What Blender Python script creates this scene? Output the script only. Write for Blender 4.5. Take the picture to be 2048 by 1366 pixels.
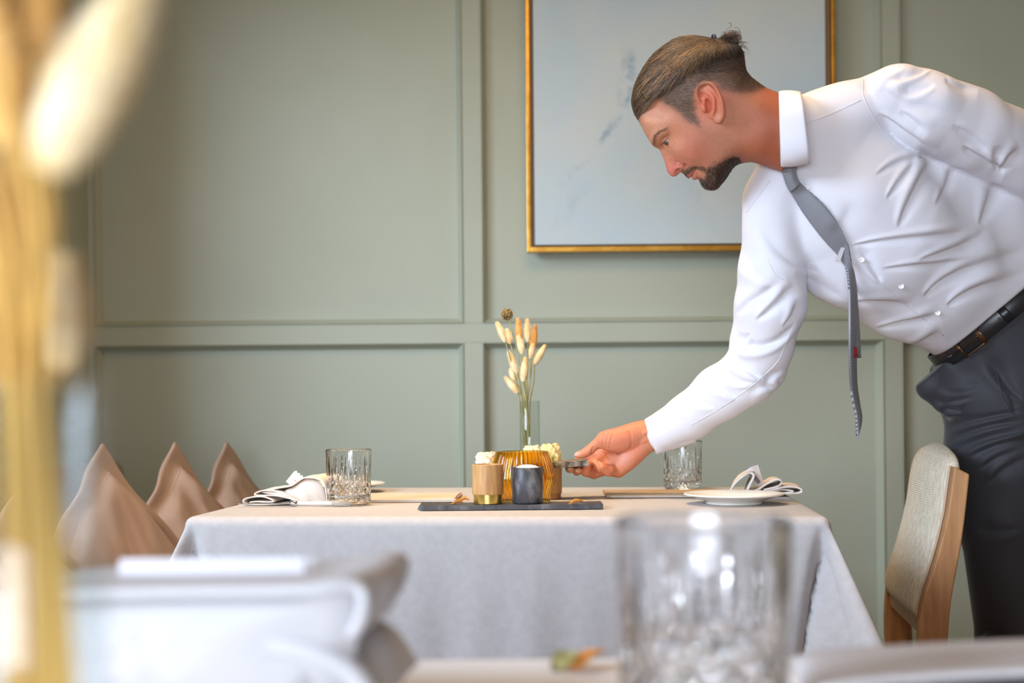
import bpy, bmesh, math, random
import numpy as np
from mathutils import Vector, Matrix

R = random.Random(7)
scene = bpy.context.scene
for _o in list(bpy.data.objects):
    bpy.data.objects.remove(_o)
COL = scene.collection

# ------------------------------------------------------------------ camera, light, exposure
FPX, CX, HY, ZC, ROLL = 2500.0, 1024.0, 815.0, 0.946, 0.0085   # focal length in px of the 2048 frame, horizon row, eye height
_cr, _sr = math.cos(ROLL), math.sin(ROLL)
cam_d = bpy.data.cameras.new('camera')
cam = bpy.data.objects.new('camera', cam_d)
COL.objects.link(cam)
scene.camera = cam
cam_d.sensor_fit = 'HORIZONTAL'
cam_d.sensor_width = 36.0
cam_d.lens = 36.0 * FPX / 2048.0
cam_d.shift_y = (HY - 683.0) / 2048.0
cam_d.clip_start, cam_d.clip_end = 0.05, 60
cam.matrix_world = Matrix(((_cr, _sr, 0, 0), (0, 0, -1, 0), (-_sr, _cr, 0, ZC), (0, 0, 0, 1)))
cam_d.dof.use_dof = True
cam_d.dof.focus_distance = 2.42
cam_d.dof.aperture_fstop = 3.4
cam_d.dof.aperture_blades = 0


def S(r, g, b):
    f = lambda c: (c / 255 / 12.92) if c <= 10.3 else ((c / 255 + 0.055) / 1.055) ** 2.4
    return (f(r), f(g), f(b), 1.0)


vs = scene.view_settings
vs.view_transform = 'Standard'
vs.look = 'None'
vs.exposure = 0.33
vs.gamma = 1.0
vs.use_curve_mapping = False

world = bpy.data.worlds.new('room_ambient')
scene.world = world
world.use_nodes = True
_bg = world.node_tree.nodes['Background']
_bg.inputs[0].default_value = S(252, 222, 184)
_bg.inputs[1].default_value = 0.17


def area(name, loc, target, size, size_y, power, col):
    d = bpy.data.lights.new(name, 'AREA')
    d.shape = 'RECTANGLE'
    d.size, d.size_y = size, size_y
    d.energy = power
    d.color = col[:3]
    o = bpy.data.objects.new(name, d)
    COL.objects.link(o)
    o.location = loc
    v = Vector(target) - Vector(loc)
    o.rotation_euler = v.to_track_quat('-Z', 'Y').to_euler()
    return o


# daylight through the tall windows of the left wall, and the warm ceiling light over the room
area('window_light', (-4.4, -1.1, 3.1), (0.6, 3.0, 0.85), 3.0, 2.0, 405, S(216, 232, 255))
_w = area('rear_fill_light', (-0.35, -1.5, 0.98), (0.85, 4.15, 1.0), 1.6, .7, 10, S(228, 237, 253))  # added cool fill from behind the camera, no window is built there
_w.data.spread = math.radians(62)
area('ceiling_light', (0.15, 2.3, 2.66), (0.15, 2.5, 0.0), 1.2, 0.9, 17, S(255, 208, 154))
_d = area('table_fill_light', (-0.25, 2.5, 2.66), (-0.15, 2.6, 0.0), 0.5, 0.5, 5, S(255, 220, 178))  # extra warm fill added to brighten the table top
_d.data.spread = math.radians(75)


# ------------------------------------------------------------------ helpers
def P(px, py, d):
    """the point seen at pixel (px, py) standing d metres into the room"""
    u, v = (px - CX) / FPX, (HY - py) / FPX
    return Vector((d * (u * _cr + v * _sr), d, ZC + d * (-u * _sr + v * _cr)))


def T(px, py, z=0.75):
    """the point of the horizontal plane at height z seen at pixel (px, py)"""
    u, v = (px - CX) / FPX, (HY - py) / FPX
    return P(px, py, (z - ZC) / (-u * _sr + v * _cr))


def link_mesh(name, verts, faces, mat=None, parent=None, smooth=True):
    me = bpy.data.meshes.new(name)
    if isinstance(faces, np.ndarray):
        verts = np.asarray(verts, dtype=np.float32)
        n, k = faces.shape
        me.vertices.add(len(verts))
        me.vertices.foreach_set('co', verts.ravel())
        me.loops.add(n * k)
        me.loops.foreach_set('vertex_index', faces.astype(np.int32).ravel())
        me.polygons.add(n)
        me.polygons.foreach_set('loop_start', np.arange(0, n * k, k, dtype=np.int32))
        me.polygons.foreach_set('loop_total', np.full(n, k, dtype=np.int32))
        me.update(calc_edges=True)
    else:
        me.from_pydata([tuple(v) for v in verts], [], faces)
        me.update()
    if smooth:
        me.polygons.foreach_set('use_smooth', np.ones(len(me.polygons), dtype=bool))
    me.validate()
    o = bpy.data.objects.new(name, me)
    COL.objects.link(o)
    if mat:
        me.materials.append(mat)
    if parent is not None:
        o.parent = parent
    return o


def link_bm(name, bm, mat=None, parent=None, smooth=False):
    bmesh.ops.recalc_face_normals(bm, faces=bm.faces)
    me = bpy.data.meshes.new(name)
    bm.to_mesh(me)
    bm.free()
    if smooth:
        me.polygons.foreach_set('use_smooth', np.ones(len(me.polygons), dtype=bool))
    o = bpy.data.objects.new(name, me)
    COL.objects.link(o)
    if mat:
        me.materials.append(mat)
    if parent is not None:
        o.parent = parent
    return o


def tag(o, label, cat, group=None, kind=None):
    if label:
        o['label'] = label
    if cat:
        o['category'] = cat
    if group:
        o['group'] = group
    if kind:
        o['kind'] = kind
    return o


def thing(name, label, cat, loc=(0, 0, 0), rz=0.0, group=None):
    o = bpy.data.objects.new(name, None)
    o.empty_display_size = 0.05
    COL.objects.link(o)
    o.location = loc
    o.rotation_euler = (0, 0, rz)
    return tag(o, label, cat, group)


def struct(o):
    o['kind'] = 'structure'
    return o


def copy_tree(o, loc=None, rz=None, label=None, parent=None):
    c = o.copy()
    COL.objects.link(c)
    if parent is not None:
        c.parent = parent
    for ch in list(o.children):
        copy_tree(ch, parent=c)
    if loc is not None:
        c.location = loc
    if rz is not None:
        c.rotation_euler = (0, 0, rz)
    if label:
        c['label'] = label
    return c


def bm_box(bm, x0, x1, y0, y1, z0, z1, bevel=0.0, seg=2):
    r = bmesh.ops.create_cube(bm, size=1.0)
    vv = r['verts']
    for v in vv:
        v.co = Vector((x0 + (v.co.x + .5) * (x1 - x0), y0 + (v.co.y + .5) * (y1 - y0), z0 + (v.co.z + .5) * (z1 - z0)))
    if bevel > 0:
        ee = list({e for v in vv for e in v.link_edges})
        bmesh.ops.bevel(bm, geom=ee, offset=bevel, segments=seg, profile=0.5, affect='EDGES')


def box(name, x0, x1, y0, y1, z0, z1, mat, parent=None, bevel=0.0, seg=2):
    bm = bmesh.new()
    bm_box(bm, x0, x1, y0, y1, z0, z1, bevel, seg)
    return link_bm(name, bm, mat, parent)


def lathe(name, prof, mat, parent=None, n=64, mod=None, smooth=True, loc=None, closed=False):
    """prof: list of (r, z) from the axis out and back; mod(theta, r, z, i) -> r"""
    vv, ff = [], []
    m = len(prof)
    for i, (r, z) in enumerate(prof):
        for k in range(n):
            t = 2 * math.pi * k / n
            rr = mod(t, r, z, i) if mod else r
            vv.append((rr * math.cos(t), rr * math.sin(t), z))
    for i in range(m - 1 if not closed else m):
        for k in range(n):
            a, b = i * n + k, i * n + (k + 1) % n
            j = (i + 1) % m
            ff.append((a, b, j * n + (k + 1) % n, j * n + k))
    if not closed:
        if prof[0][0] > 1e-6:
            ff.append(tuple(range(n))[::-1])
        if prof[-1][0] > 1e-6:
            ff.append(tuple(range((m - 1) * n, m * n)))
    bm = bmesh.new()
    bv = [bm.verts.new(v) for v in vv]
    for f in ff:
        try:
            bm.faces.new([bv[i] for i in f])
        except ValueError:
            pass
    bmesh.ops.remove_doubles(bm, verts=bm.verts, dist=1e-6)
    o = link_bm(name, bm, mat, parent, smooth)
    if loc is not None:
        o.location = loc
    return o


def catmull(pts, n=8, closed=False):
    pts = [np.array(p, dtype=float) for p in pts]
    out = []
    m = len(pts)
    for i in range(m if closed else m - 1):
        p0 = pts[(i - 1) % m] if (closed or i > 0) else 2 * pts[0] - pts[1]
        p1, p2 = pts[i], pts[(i + 1) % m]
        p3 = pts[(i + 2) % m] if (closed or i + 2 < m) else 2 * pts[-1] - pts[-2]
        for k in range(n):
            t = k / n
            out.append(0.5 * ((2 * p1) + (-p0 + p2) * t + (2 * p0 - 5 * p1 + 4 * p2 - p3) * t * t + (-p0 + 3 * p1 - 3 * p2 + p3) * t ** 3))
    if not closed:
        out.append(pts[-1])
    return np.array(out)


def tube_data(path, radii, n=8, flat=None, up=(0.13, 0.97, 0.2), caps=True):
    """verts, faces of a tube along path; flat: (wide, thin) factors of the section"""
    path = np.asarray(path, dtype=float)
    m = len(path)
    if np.isscalar(radii):
        radii = [radii] * m
    vv, ff = [], []
    tang = np.gradient(path, axis=0)
    tang /= np.linalg.norm(tang, axis=1)[:, None] + 1e-12
    upv = np.array(up, dtype=float)
    a = None
    for i in range(m):
        t = tang[i]
        if a is None:
            a = upv - t * upv.dot(t)
        else:
            a = a - t * a.dot(t)
        a /= np.linalg.norm(a) + 1e-12
        b = np.cross(t, a)
        fa, fb = flat if flat else (1, 1)
        for k in range(n):
            th = 2 * math.pi * k / n
            vv.append(path[i] + radii[i] * (fa * math.cos(th) * a + fb * math.sin(th) * b))
    for i in range(m - 1):
        for k in range(n):
            k2 = (k + 1) % n
            ff.append((i * n + k, i * n + k2, (i + 1) * n + k2, (i + 1) * n + k))
    if caps:
        ff.append(tuple(range(n))[::-1])
        ff.append(tuple(range((m - 1) * n, m * n)))
    return vv, ff


def join_data(items):
    vv, ff = [], []
    for v, f in items:
        o = len(vv)
        vv.extend(v)
        ff.extend([tuple(i + o for i in q) for q in f])
    return vv, ff


def tube(name, path, radii, mat, parent=None, n=8, flat=None, up=(0.13, 0.97, 0.2)):
    v, f = tube_data(path, radii, n, flat, up)
    return link_mesh(name, v, f, mat, parent)


# ------------------------------------------------------------------ materials
def mat(name, col, rough=0.5, metal=0.0, spec=0.5, trans=0.0, ior=1.5, sss=0.0, sss_r=(1, .35, .2), sss_s=0.01,
        noise=None, bump=None, wave=None, sheen=0.0, coat=0.0, stretch=None):
    m = bpy.data.materials.new(name)
    m.use_nodes = True
    nt = m.node_tree
    b = nt.nodes['Principled BSDF']
    b.inputs['Base Color'].default_value = col
    b.inputs['Roughness'].default_value = rough
    b.inputs['Metallic'].default_value = metal
    b.inputs['Specular IOR Level'].default_value = spec
    b.inputs['Transmission Weight'].default_value = trans
    b.inputs['IOR'].default_value = ior
    b.inputs['Coat Weight'].default_value = coat
    if sss:
        b.inputs['Subsurface Weight'].default_value = sss
        b.inputs['Subsurface Radius'].default_value = sss_r
        b.inputs['Subsurface Scale'].default_value = sss_s
    if sheen:
        b.inputs['Sheen Weight'].default_value = sheen
        b.inputs['Sheen Roughness'].default_value = 0.4
    co = nt.nodes.new('ShaderNodeTexCoord')
    mp = nt.nodes.new('ShaderNodeMapping')
    nt.links.new(co.outputs['Object'], mp.inputs[0])
    if stretch:
        mp.inputs['Scale'].default_value = stretch
    last = None
    if noise:                                            # (second colour, scale, detail, low, high)
        c2, sc, det = noise[:3]
        lo, hi = noise[3:5] if len(noise) > 4 else (0.35, 0.65)
        nz = nt.nodes.new('ShaderNodeTexNoise')
        nz.inputs['Scale'].default_value = sc
        nz.inputs['Detail'].default_value = det
        nt.links.new(mp.outputs[0], nz.inputs['Vector'])
        rp = nt.nodes.new('ShaderNodeMapRange')
        rp.inputs[1].default_value, rp.inputs[2].default_value = lo, hi
        nt.links.new(nz.outputs[0], rp.inputs[0])
        mx = nt.nodes.new('ShaderNodeMix')
        mx.data_type = 'RGBA'
        mx.inputs['A'].default_value = col
        mx.inputs['B'].default_value = c2
        nt.links.new(rp.outputs[0], mx.inputs['Factor'])
        nt.links.new(mx.outputs['Result'], b.inputs['Base Color'])
        last = mx
    if bump:                                             # (scale, strength, distance[, kind])
        kind = bump[3] if len(bump) > 3 else 'noise'
        if kind == 'weave':
            w1 = nt.nodes.new('ShaderNodeTexWave')
            w2 = nt.nodes.new('ShaderNodeTexWave')
            w1.bands_direction, w2.bands_direction = 'X', 'Z'
            for w in (w1, w2):
                w.inputs['Scale'].default_value = bump[0]
                w.inputs['Distortion'].default_value = 1.5
                w.inputs['Detail'].default_value = 2
                w.inputs['Detail Scale'].default_value = 2
                nt.links.new(mp.outputs[0], w.inputs['Vector'])
            ad = nt.nodes.new('ShaderNodeMath')
            ad.operation = 'ADD'
            nt.links.new(w1.outputs['Fac'], ad.inputs[0])
            nt.links.new(w2.outputs['Fac'], ad.inputs[1])
            src = ad.outputs[0]
        else:
            n2 = nt.nodes.new('ShaderNodeTexNoise')
            n2.inputs['Scale'].default_value = bump[0]
            n2.inputs['Detail'].default_value = 4
            nt.links.new(mp.outputs[0], n2.inputs['Vector'])
            src = n2.outputs[0]
        bp = nt.nodes.new('ShaderNodeBump')
        bp.inputs['Strength'].default_value = bump[1]
        bp.inputs['Distance'].default_value = bump[2]
        nt.links.new(src, bp.inputs['Height'])
        nt.links.new(bp.outputs[0], b.inputs['Normal'])
    return m


M = {}
M['wall'] = mat('sage_wall_paint', S(168, 175, 156), 0.55, noise=(S(164, 171, 152), 3, 3), bump=(180, .05, .002))
M['ceiling'] = mat('ceiling_paint', S(225, 222, 212), 0.8)
M['floor'] = mat('oak_floor', S(150, 112, 76), 0.4, noise=(S(120, 86, 56), 4, 6), stretch=(1, 12, 1))
M['gold'] = mat('gold_leaf', S(212, 164, 70), 0.32, metal=0.75, noise=(S(190, 140, 52), 30, 3))
M['frame_inner'] = mat('frame_inner_wood', S(140, 118, 92), 0.6)
M['cloth'] = mat('linen_cloth', S(190, 188, 187), 0.85, spec=.2, noise=(S(183, 181, 180), 60, 4), bump=(200, .07, .001, 'weave'))
M['white_cloth'] = mat('white_linen_cloth', S(242, 241, 241), 0.85, spec=.2, bump=(200, .07, .001, 'weave'))
M['napkin'] = mat('napkin_linen', S(236, 226, 214), 0.85, spec=.2, noise=(S(228, 216, 202), 50, 3), bump=(500, .2, .0006, 'weave'))
M['white_napkin'] = mat('white_napkin_linen', S(190, 188, 189), 0.85, spec=.2, bump=(300, .15, .001, 'weave'))
M['cushion'] = mat('blush_velvet', S(172, 146, 127), 0.75, spec=.2, sheen=.25, noise=(S(162, 134, 114), 6, 4), bump=(14, .25, .01))
M['cushion_olive'] = mat('olive_velvet', S(108, 96, 64), 0.7, sheen=.3)
M['bench'] = mat('bench_fabric', S(150, 130, 104), 0.8, bump=(200, .2, .001))
M['wood'] = mat('oak_wood', S(206, 164, 108), 0.5, noise=(S(172, 124, 72), 16, 6, .3, .7), stretch=(7, 7, .9), bump=(60, .08, .0005))
M['chair_wood'] = mat('chair_oak', S(190, 142, 92), 0.42, noise=(S(152, 106, 64), 9, 6, .3, .7), stretch=(7, 7, .7), bump=(60, .06, .0005))
M['slate'] = mat('slate_stone', S(62, 62, 64), 0.55, noise=(S(106, 106, 108), 26, 6, .5, .75), bump=(70, .5, .002))
M['soapstone'] = mat('grey_soapstone', S(56, 57, 61), 0.42, noise=(S(140, 141, 144), 26, 8, .5, .74), bump=(60, .2, .001), stretch=(1.6, 1.6, .8))
M['rough_slate'] = mat('rough_grey_stone', S(150, 140, 126), 0.8, noise=(S(74, 68, 62), 70, 6, .42, .6), bump=(90, .8, .002))
M['brass'] = mat('brushed_brass', S(226, 200, 118), 0.22, metal=1.0)
M['steel'] = mat('polished_steel', S(205, 205, 208), 0.2, metal=1.0)
M['satin_steel'] = mat('satin_steel', S(214, 214, 216), 0.45, metal=0.55)
M['glass'] = mat('clear_crystal', S(255, 255, 255), 0.0, trans=1.0, ior=1.5)
def thin_glass_mat():
    m = bpy.data.materials.new('clear_vase_glass')
    m.use_nodes = True
    nt = m.node_tree
    nt.nodes.remove(nt.nodes['Principled BSDF'])
    tr = nt.nodes.new('ShaderNodeBsdfTransparent')
    tr.inputs[0].default_value = (.95, .97, .965, 1)
    gl = nt.nodes.new('ShaderNodeBsdfGlossy')
    gl.inputs['Roughness'].default_value = .02
    lw = nt.nodes.new('ShaderNodeLayerWeight')
    lw.inputs[0].default_value = .5
    pw = nt.nodes.new('ShaderNodeMath')
    pw.operation = 'POWER'
    pw.inputs[1].default_value = 3.0
    nt.links.new(lw.outputs['Facing'], pw.inputs[0])
    fr = nt.nodes.new('ShaderNodeMath')
    fr.operation = 'MULTIPLY_ADD'
    fr.inputs[1].default_value, fr.inputs[2].default_value = .40, .035
    nt.links.new(pw.outputs[0], fr.inputs[0])
    mx = nt.nodes.new('ShaderNodeMixShader')
    nt.links.new(fr.outputs[0], mx.inputs[0])
    nt.links.new(tr.outputs[0], mx.inputs[1])
    nt.links.new(gl.outputs[0], mx.inputs[2])
    nt.links.new(mx.outputs[0], nt.nodes['Material Output'].inputs[0])
    return m


M['thin_glass'] = thin_glass_mat()
M['amber'] = mat('amber_glass', S(255, 210, 70), 0.03, trans=1.0, ior=1.45)
M['salt'] = mat('sea_salt', S(244, 242, 240), 0.7, sss=.2, bump=(300, .8, .002))
M['butter'] = mat('whipped_butter', S(250, 226, 168), 0.5, sss=.25, sss_r=(.9, .6, .2), sss_s=.006, noise=(S(252, 238, 200), 60, 3))
M['butter_herb'] = mat('herb_butter', S(244, 222, 158), 0.5, sss=.25, sss_r=(.8, .6, .2), sss_s=.006, noise=(S(178, 170, 92), 90, 4, .54, .7))
M['butter_pink'] = mat('pale_butter', S(250, 222, 184), 0.5, sss=.25, sss_r=(.9, .6, .3), sss_s=.006, noise=(S(252, 236, 214), 60, 3))
M['petal'] = mat('dried_petal', S(214, 148, 62), 0.6, noise=(S(180, 110, 50), 80, 3))
M['petal_pink'] = mat('dried_pink_petal', S(206, 156, 122), 0.6, noise=(S(150, 100, 80), 90, 3))
M['leather'] = mat('tan_leather', S(196, 168, 130), 0.5, noise=(S(184, 154, 116), 30, 3), bump=(400, .15, .0005))
M['paper'] = mat('white_paper', S(206, 204, 208), 0.7)
M['grey_print'] = mat('grey_print', S(120, 110, 116), 0.7)
M['red_print'] = mat('red_print', S(190, 120, 100), 0.7)
M['china'] = mat('cream_china', S(243, 236, 224), 0.25, coat=.4)
M['tail'] = mat('bunny_tail_fluff', S(240, 222, 182), 0.9, sss=.1, sss_s=.004, noise=(S(226, 196, 140), 50, 3))
M['tail_gold'] = mat('golden_tail_fluff', S(222, 178, 108), 0.9, noise=(S(206, 156, 84), 50, 3))
M['stem'] = mat('dried_stem', S(172, 166, 112), 0.7, noise=(S(142, 142, 92), 40, 3))
M['stem_gold'] = mat('golden_stem', S(214, 172, 88), 0.7)
M['seed'] = mat('seed_head', S(186, 162, 108), 0.8, noise=(S(130, 106, 64), 90, 3))
M['upholstery'] = mat('cream_tweed', S(228, 220, 200), 0.9, spec=.15, noise=(S(204, 192, 168), 90, 5), bump=(190, .5, .0016, 'weave'), stretch=(2.2, 2.2, .35))
M['piping'] = mat('upholstery_piping', S(190, 164, 136), 0.8, bump=(600, .5, .001))


def painting_mat():
    m = bpy.data.materials.new('abstract_canvas')
    m.use_nodes = True
    nt = m.node_tree
    b = nt.nodes['Principled BSDF']
    b.inputs['Roughness'].default_value = 0.75
    b.inputs['Specular IOR Level'].default_value = 0.2
    co = nt.nodes.new('ShaderNodeTexCoord')

    def ramp(src, lo, hi, inv=False):
        r = nt.nodes.new('ShaderNodeMapRange')
        r.inputs[1].default_value, r.inputs[2].default_value = lo, hi
        if inv:
            r.inputs[3].default_value, r.inputs[4].default_value = 1, 0
        nt.links.new(src, r.inputs[0])
        return r.outputs[0]

    def math2(op, a, c):
        n = nt.nodes.new('ShaderNodeMath')
        n.operation = op
        for i, x in enumerate((a, c)):
            if isinstance(x, (int, float)):
                n.inputs[i].default_value = x
            else:
                nt.links.new(x, n.inputs[i])
        return n.outputs[0]

    def noise(scale, det, rough=.55):
        n = nt.nodes.new('ShaderNodeTexNoise')
        n.inputs['Scale'].default_value = scale
        n.inputs['Detail'].default_value = det
        n.inputs['Roughness'].default_value = rough
        nt.links.new(co.outputs['Object'], n.inputs['Vector'])
        return n

    def mix(f, a, c):
        n = nt.nodes.new('ShaderNodeMix')
        n.data_type = 'RGBA'
        for k, x in (('Factor', f), ('A', a), ('B', c)):
            if isinstance(x, tuple):
                n.inputs[k].default_value = x
            else:
                nt.links.new(x, n.inputs[k])
        return n.outputs['Result']
    base = mix(ramp(noise(3.2, 5).outputs[0], .38, .66), S(184, 203, 210), S(198, 206, 202))
    base = mix(math2('MULTIPLY', ramp(noise(9, 6).outputs[0], .5, .8), .5), base, S(190, 204, 200))
    # thin broken blue strokes running down to the left
    sep = nt.nodes.new('ShaderNodeSeparateXYZ')
    nt.links.new(co.outputs['Object'], sep.inputs[0])
    wob = math2('MULTIPLY', math2('SUBTRACT', noise(9, 6, .7).outputs[0], .5), .10)
    out = base
    gate = ramp(noise(17, 5, .7).outputs[0], .42, .58)
    # (x, z) of the middle, dx/dz, width, z range, strength
    for (x0, z0, sl, wdt, zlo, zhi, amt) in ((-.172, .55, .10, .016, .44, .68, .75), (-.24, .395, .80, .013, .32, .47, .8), (-.33, .28, .95, .010, .20, .33, .3),
                                             (.05, .20, -.4, .02, .10, .30, .12), (-.36, .16, .7, .022, .06, .24, .2)):
        line = math2('ADD', math2('SUBTRACT', sep.outputs[0], math2('ADD', x0, math2('MULTIPLY', math2('SUBTRACT', sep.outputs[2], z0), sl))), wob)
        f = ramp(math2('ABSOLUTE', line, 0), 0.0, wdt * 1.8, True)
        f = math2('MULTIPLY', f, math2('MULTIPLY', ramp(sep.outputs[2], zlo, zlo + .05), ramp(sep.outputs[2], zhi - .05, zhi, True)))
        f = math2('MULTIPLY', math2('MULTIPLY', f, gate), amt)
        out = mix(f, out, S(120, 152, 172))
    nt.links.new(out, b.inputs['Base Color'])
    bp = nt.nodes.new('ShaderNodeBump')
    bp.inputs['Strength'].default_value = .25
    bp.inputs['Distance'].default_value = .002
    nt.links.new(noise(40, 6).outputs[0], bp.inputs['Height'])
    nt.links.new(bp.outputs[0], b.inputs['Normal'])
    return m


M['canvas'] = painting_mat()

# ------------------------------------------------------------------ the room
YW = 4.15                                    # face of the panelled back wall
WS = FPX / YW


def wx(px, py=690):
    return P(px, py, YW).x


def wz(py, px=965):
    return P(px, py, YW).z


wall = struct(box('wall_back', -1.75, 3.4, YW + .036, YW + .16, 0, 2.7, M['wall']))
ZA0, ZA1 = .12, wz(685)                      # lower panels
ZB0, ZB1 = wz(646), 2.45                     # upper panels
xs = [(wx(190), wx(927)), (wx(965), wx(1767)), (wx(1803), wx(2610))]


def frame_board(nm, x0, x1, z0, z1):
    return box(nm, x0, x1, YW, YW + .045, z0, z1, M['wall'], wall, .0012, 1)


for (za, zb, nm) in ((0, ZA0, 'rail'), (ZA1, ZB0, 'rail'), (ZB1, 2.7, 'rail')):
    frame_board(nm, -1.75, 3.4, za, zb)
ed = [-1.75] + [x for p in xs for x in p] + [3.4]
for i in range(0, len(ed), 2):
    for (za, zb) in ((ZA0, ZA1), (ZB0, ZB1)):
        frame_board('stile', ed[i], ed[i + 1], za, zb)


def molding_side(a, b, c, d):
    """one mitred side: a-b outer edge, c-d inner edge, stepped profile from the frame face down to the panel"""
    a, b, c, d = map(Vector, (a, b, c, d))
    prof = [(0, 0), (0.0, -.004), (.12, -.005), (.20, .004), (.80, .0270), (.84, .0310), (1.0, .0315), (1.0, .0365)]
    vv = []
    for t, dy in prof:
        for p, q in ((a, d), (b, c)):
            v = p.lerp(q, t)
            vv.append((v.x, YW + dy, v.z))
    ff = [(2 * i, 2 * i + 1, 2 * i + 3, 2 * i + 2) for i in range(len(prof) - 1)]
    return vv, ff


MW = 13.0 / WS
for (x0, x1) in xs:
    for (z0, z1) in ((ZA0, ZA1), (ZB0, ZB1)):
        o4 = [(x0, 0, z0), (x1, 0, z0), (x1, 0, z1), (x0, 0, z1)]
        i4 = [(x0 + MW, 0, z0 + MW), (x1 - MW, 0, z0 + MW), (x1 - MW, 0, z1 - MW), (x0 + MW, 0, z1 - MW)]
        for k in range(4):
            v, f = molding_side(o4[k], o4[(k + 1) % 4], i4[(k + 1) % 4], i4[k])
            bm = bmesh.new()
            bv = [bm.verts.new(q) for q in v]
            for q in f:
                bm.faces.new([bv[i] for i in q])
            link_bm('molding', bm, M['wall'], wall)
        box('panel', x0 + MW * .5, x1 - MW * .5, YW + .0325, YW + .038, z0 + MW * .5, z1 - MW * .5, M['wall'], wall)
struct(box('baseboard_back', -1.7, 3.4, YW - .014, YW, 0, .11, M['wall'], None, .004))

LX, LS = wx(178), .105                        # left wall: line x = LX + LS (y - YW)


def lwall(nm, y0, y1, z0, z1, m=M['wall'], t=.16, off=0.0):
    bm = bmesh.new()
    bm_box(bm, 0, 1, y0, y1, z0, z1)
    for v in bm.verts:
        e = LX + off + LS * (v.co.y - YW)
        v.co.x = e if v.co.x > .5 else e - t
    return link_bm(nm, bm, m)


wl = struct(lwall('wall_left', 3.2, YW + .14, 0, 2.7))
for args in ((-1.2, 3.2, 0, .85), (-1.2, 3.2, 2.45, 2.7), (-1.6, -1.15, .85, 2.45)):
    o = lwall('wall_section', *args)
    o.parent = wl
struct(lwall('trim_1', -1.15, 3.2, .83, .855, M['ceiling'], .2, .03))
struct(box('floor', -2.2, 3.4, -1.6, YW + .14, -.06, 0, M['floor']))
struct(box('ceiling', -2.2, 3.4, -1.6, YW + .14, 2.7, 2.78, M['ceiling']))

# painting in a gold floater frame
PY = YW - .045
pl, pr, pb = P(1053, 300, PY).x, P(1671.5, 100, PY).x, P(1300, 502, PY).z
pt = pb + 1.22
pc = ((pl + pr) / 2, PY, (pb + pt) / 2)
art = thing('framed_painting', 'large pale blue abstract painting in a thin gold frame on the panelled wall', 'painting', (pc[0], YW, pb))
hw, hh = (pr - pl) / 2, pt - pb
gw = 7.5 / FPX * PY
ga = 15.5 / FPX * PY
for (nm, x0, x1, z0, z1) in (('frame_side', -hw, -hw + gw, 0, hh), ('frame_side', hw - gw, hw, 0, hh),
                             ('frame_side', -hw + gw, hw - gw, 0, gw * 1.35), ('frame_side', -hw + gw, hw - gw, hh - gw, hh)):
    box(nm, x0, x1, PY - YW, -.001, z0, z1, M['gold'], art, .0015, 2)
box('backing_board', -hw + gw * .5, hw - gw * .5, -.012, -.002, gw * .5, hh - gw * .5, M['frame_inner'], art)
cv = box('canvas', -hw + ga, hw - ga * 1.25, -.038, -.012, 0, hh - ga * 1.4, M['canvas'], art, .002, 2)
for v in cv.data.vertices:
    if v.co.z < .1:
        v.co.z += 14.5 / FPX * PY

# ------------------------------------------------------------------ banquette and cushions along the left wall
bq = thing('banquette', 'upholstered bench along the left wall under the blush cushions', 'bench', (LX, 3.0, 0))


def bq_box(nm, x0, x1, y0, y1, z0, z1, m, bev):
    bm = bmesh.new()
    bm_box(bm, x0, x1, y0 - 3.0, y1 - 3.0, z0, z1, bev, 3)
    for v in bm.verts:
        v.co.x += LS * (v.co.y + 3.0 - YW)
    return link_bm(nm, bm, m, bq, True)


bq_box('plinth', .03, .56, .5, 4.1, 0.0, .08, M['chair_wood'], .004)
bq_box('seat', .02, .62, .5, 4.1, .08, .19, M['bench'], .03)
bq_box('backrest', .01, .12, .5, 4.1, .19, .78, M['bench'], .03)


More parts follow.
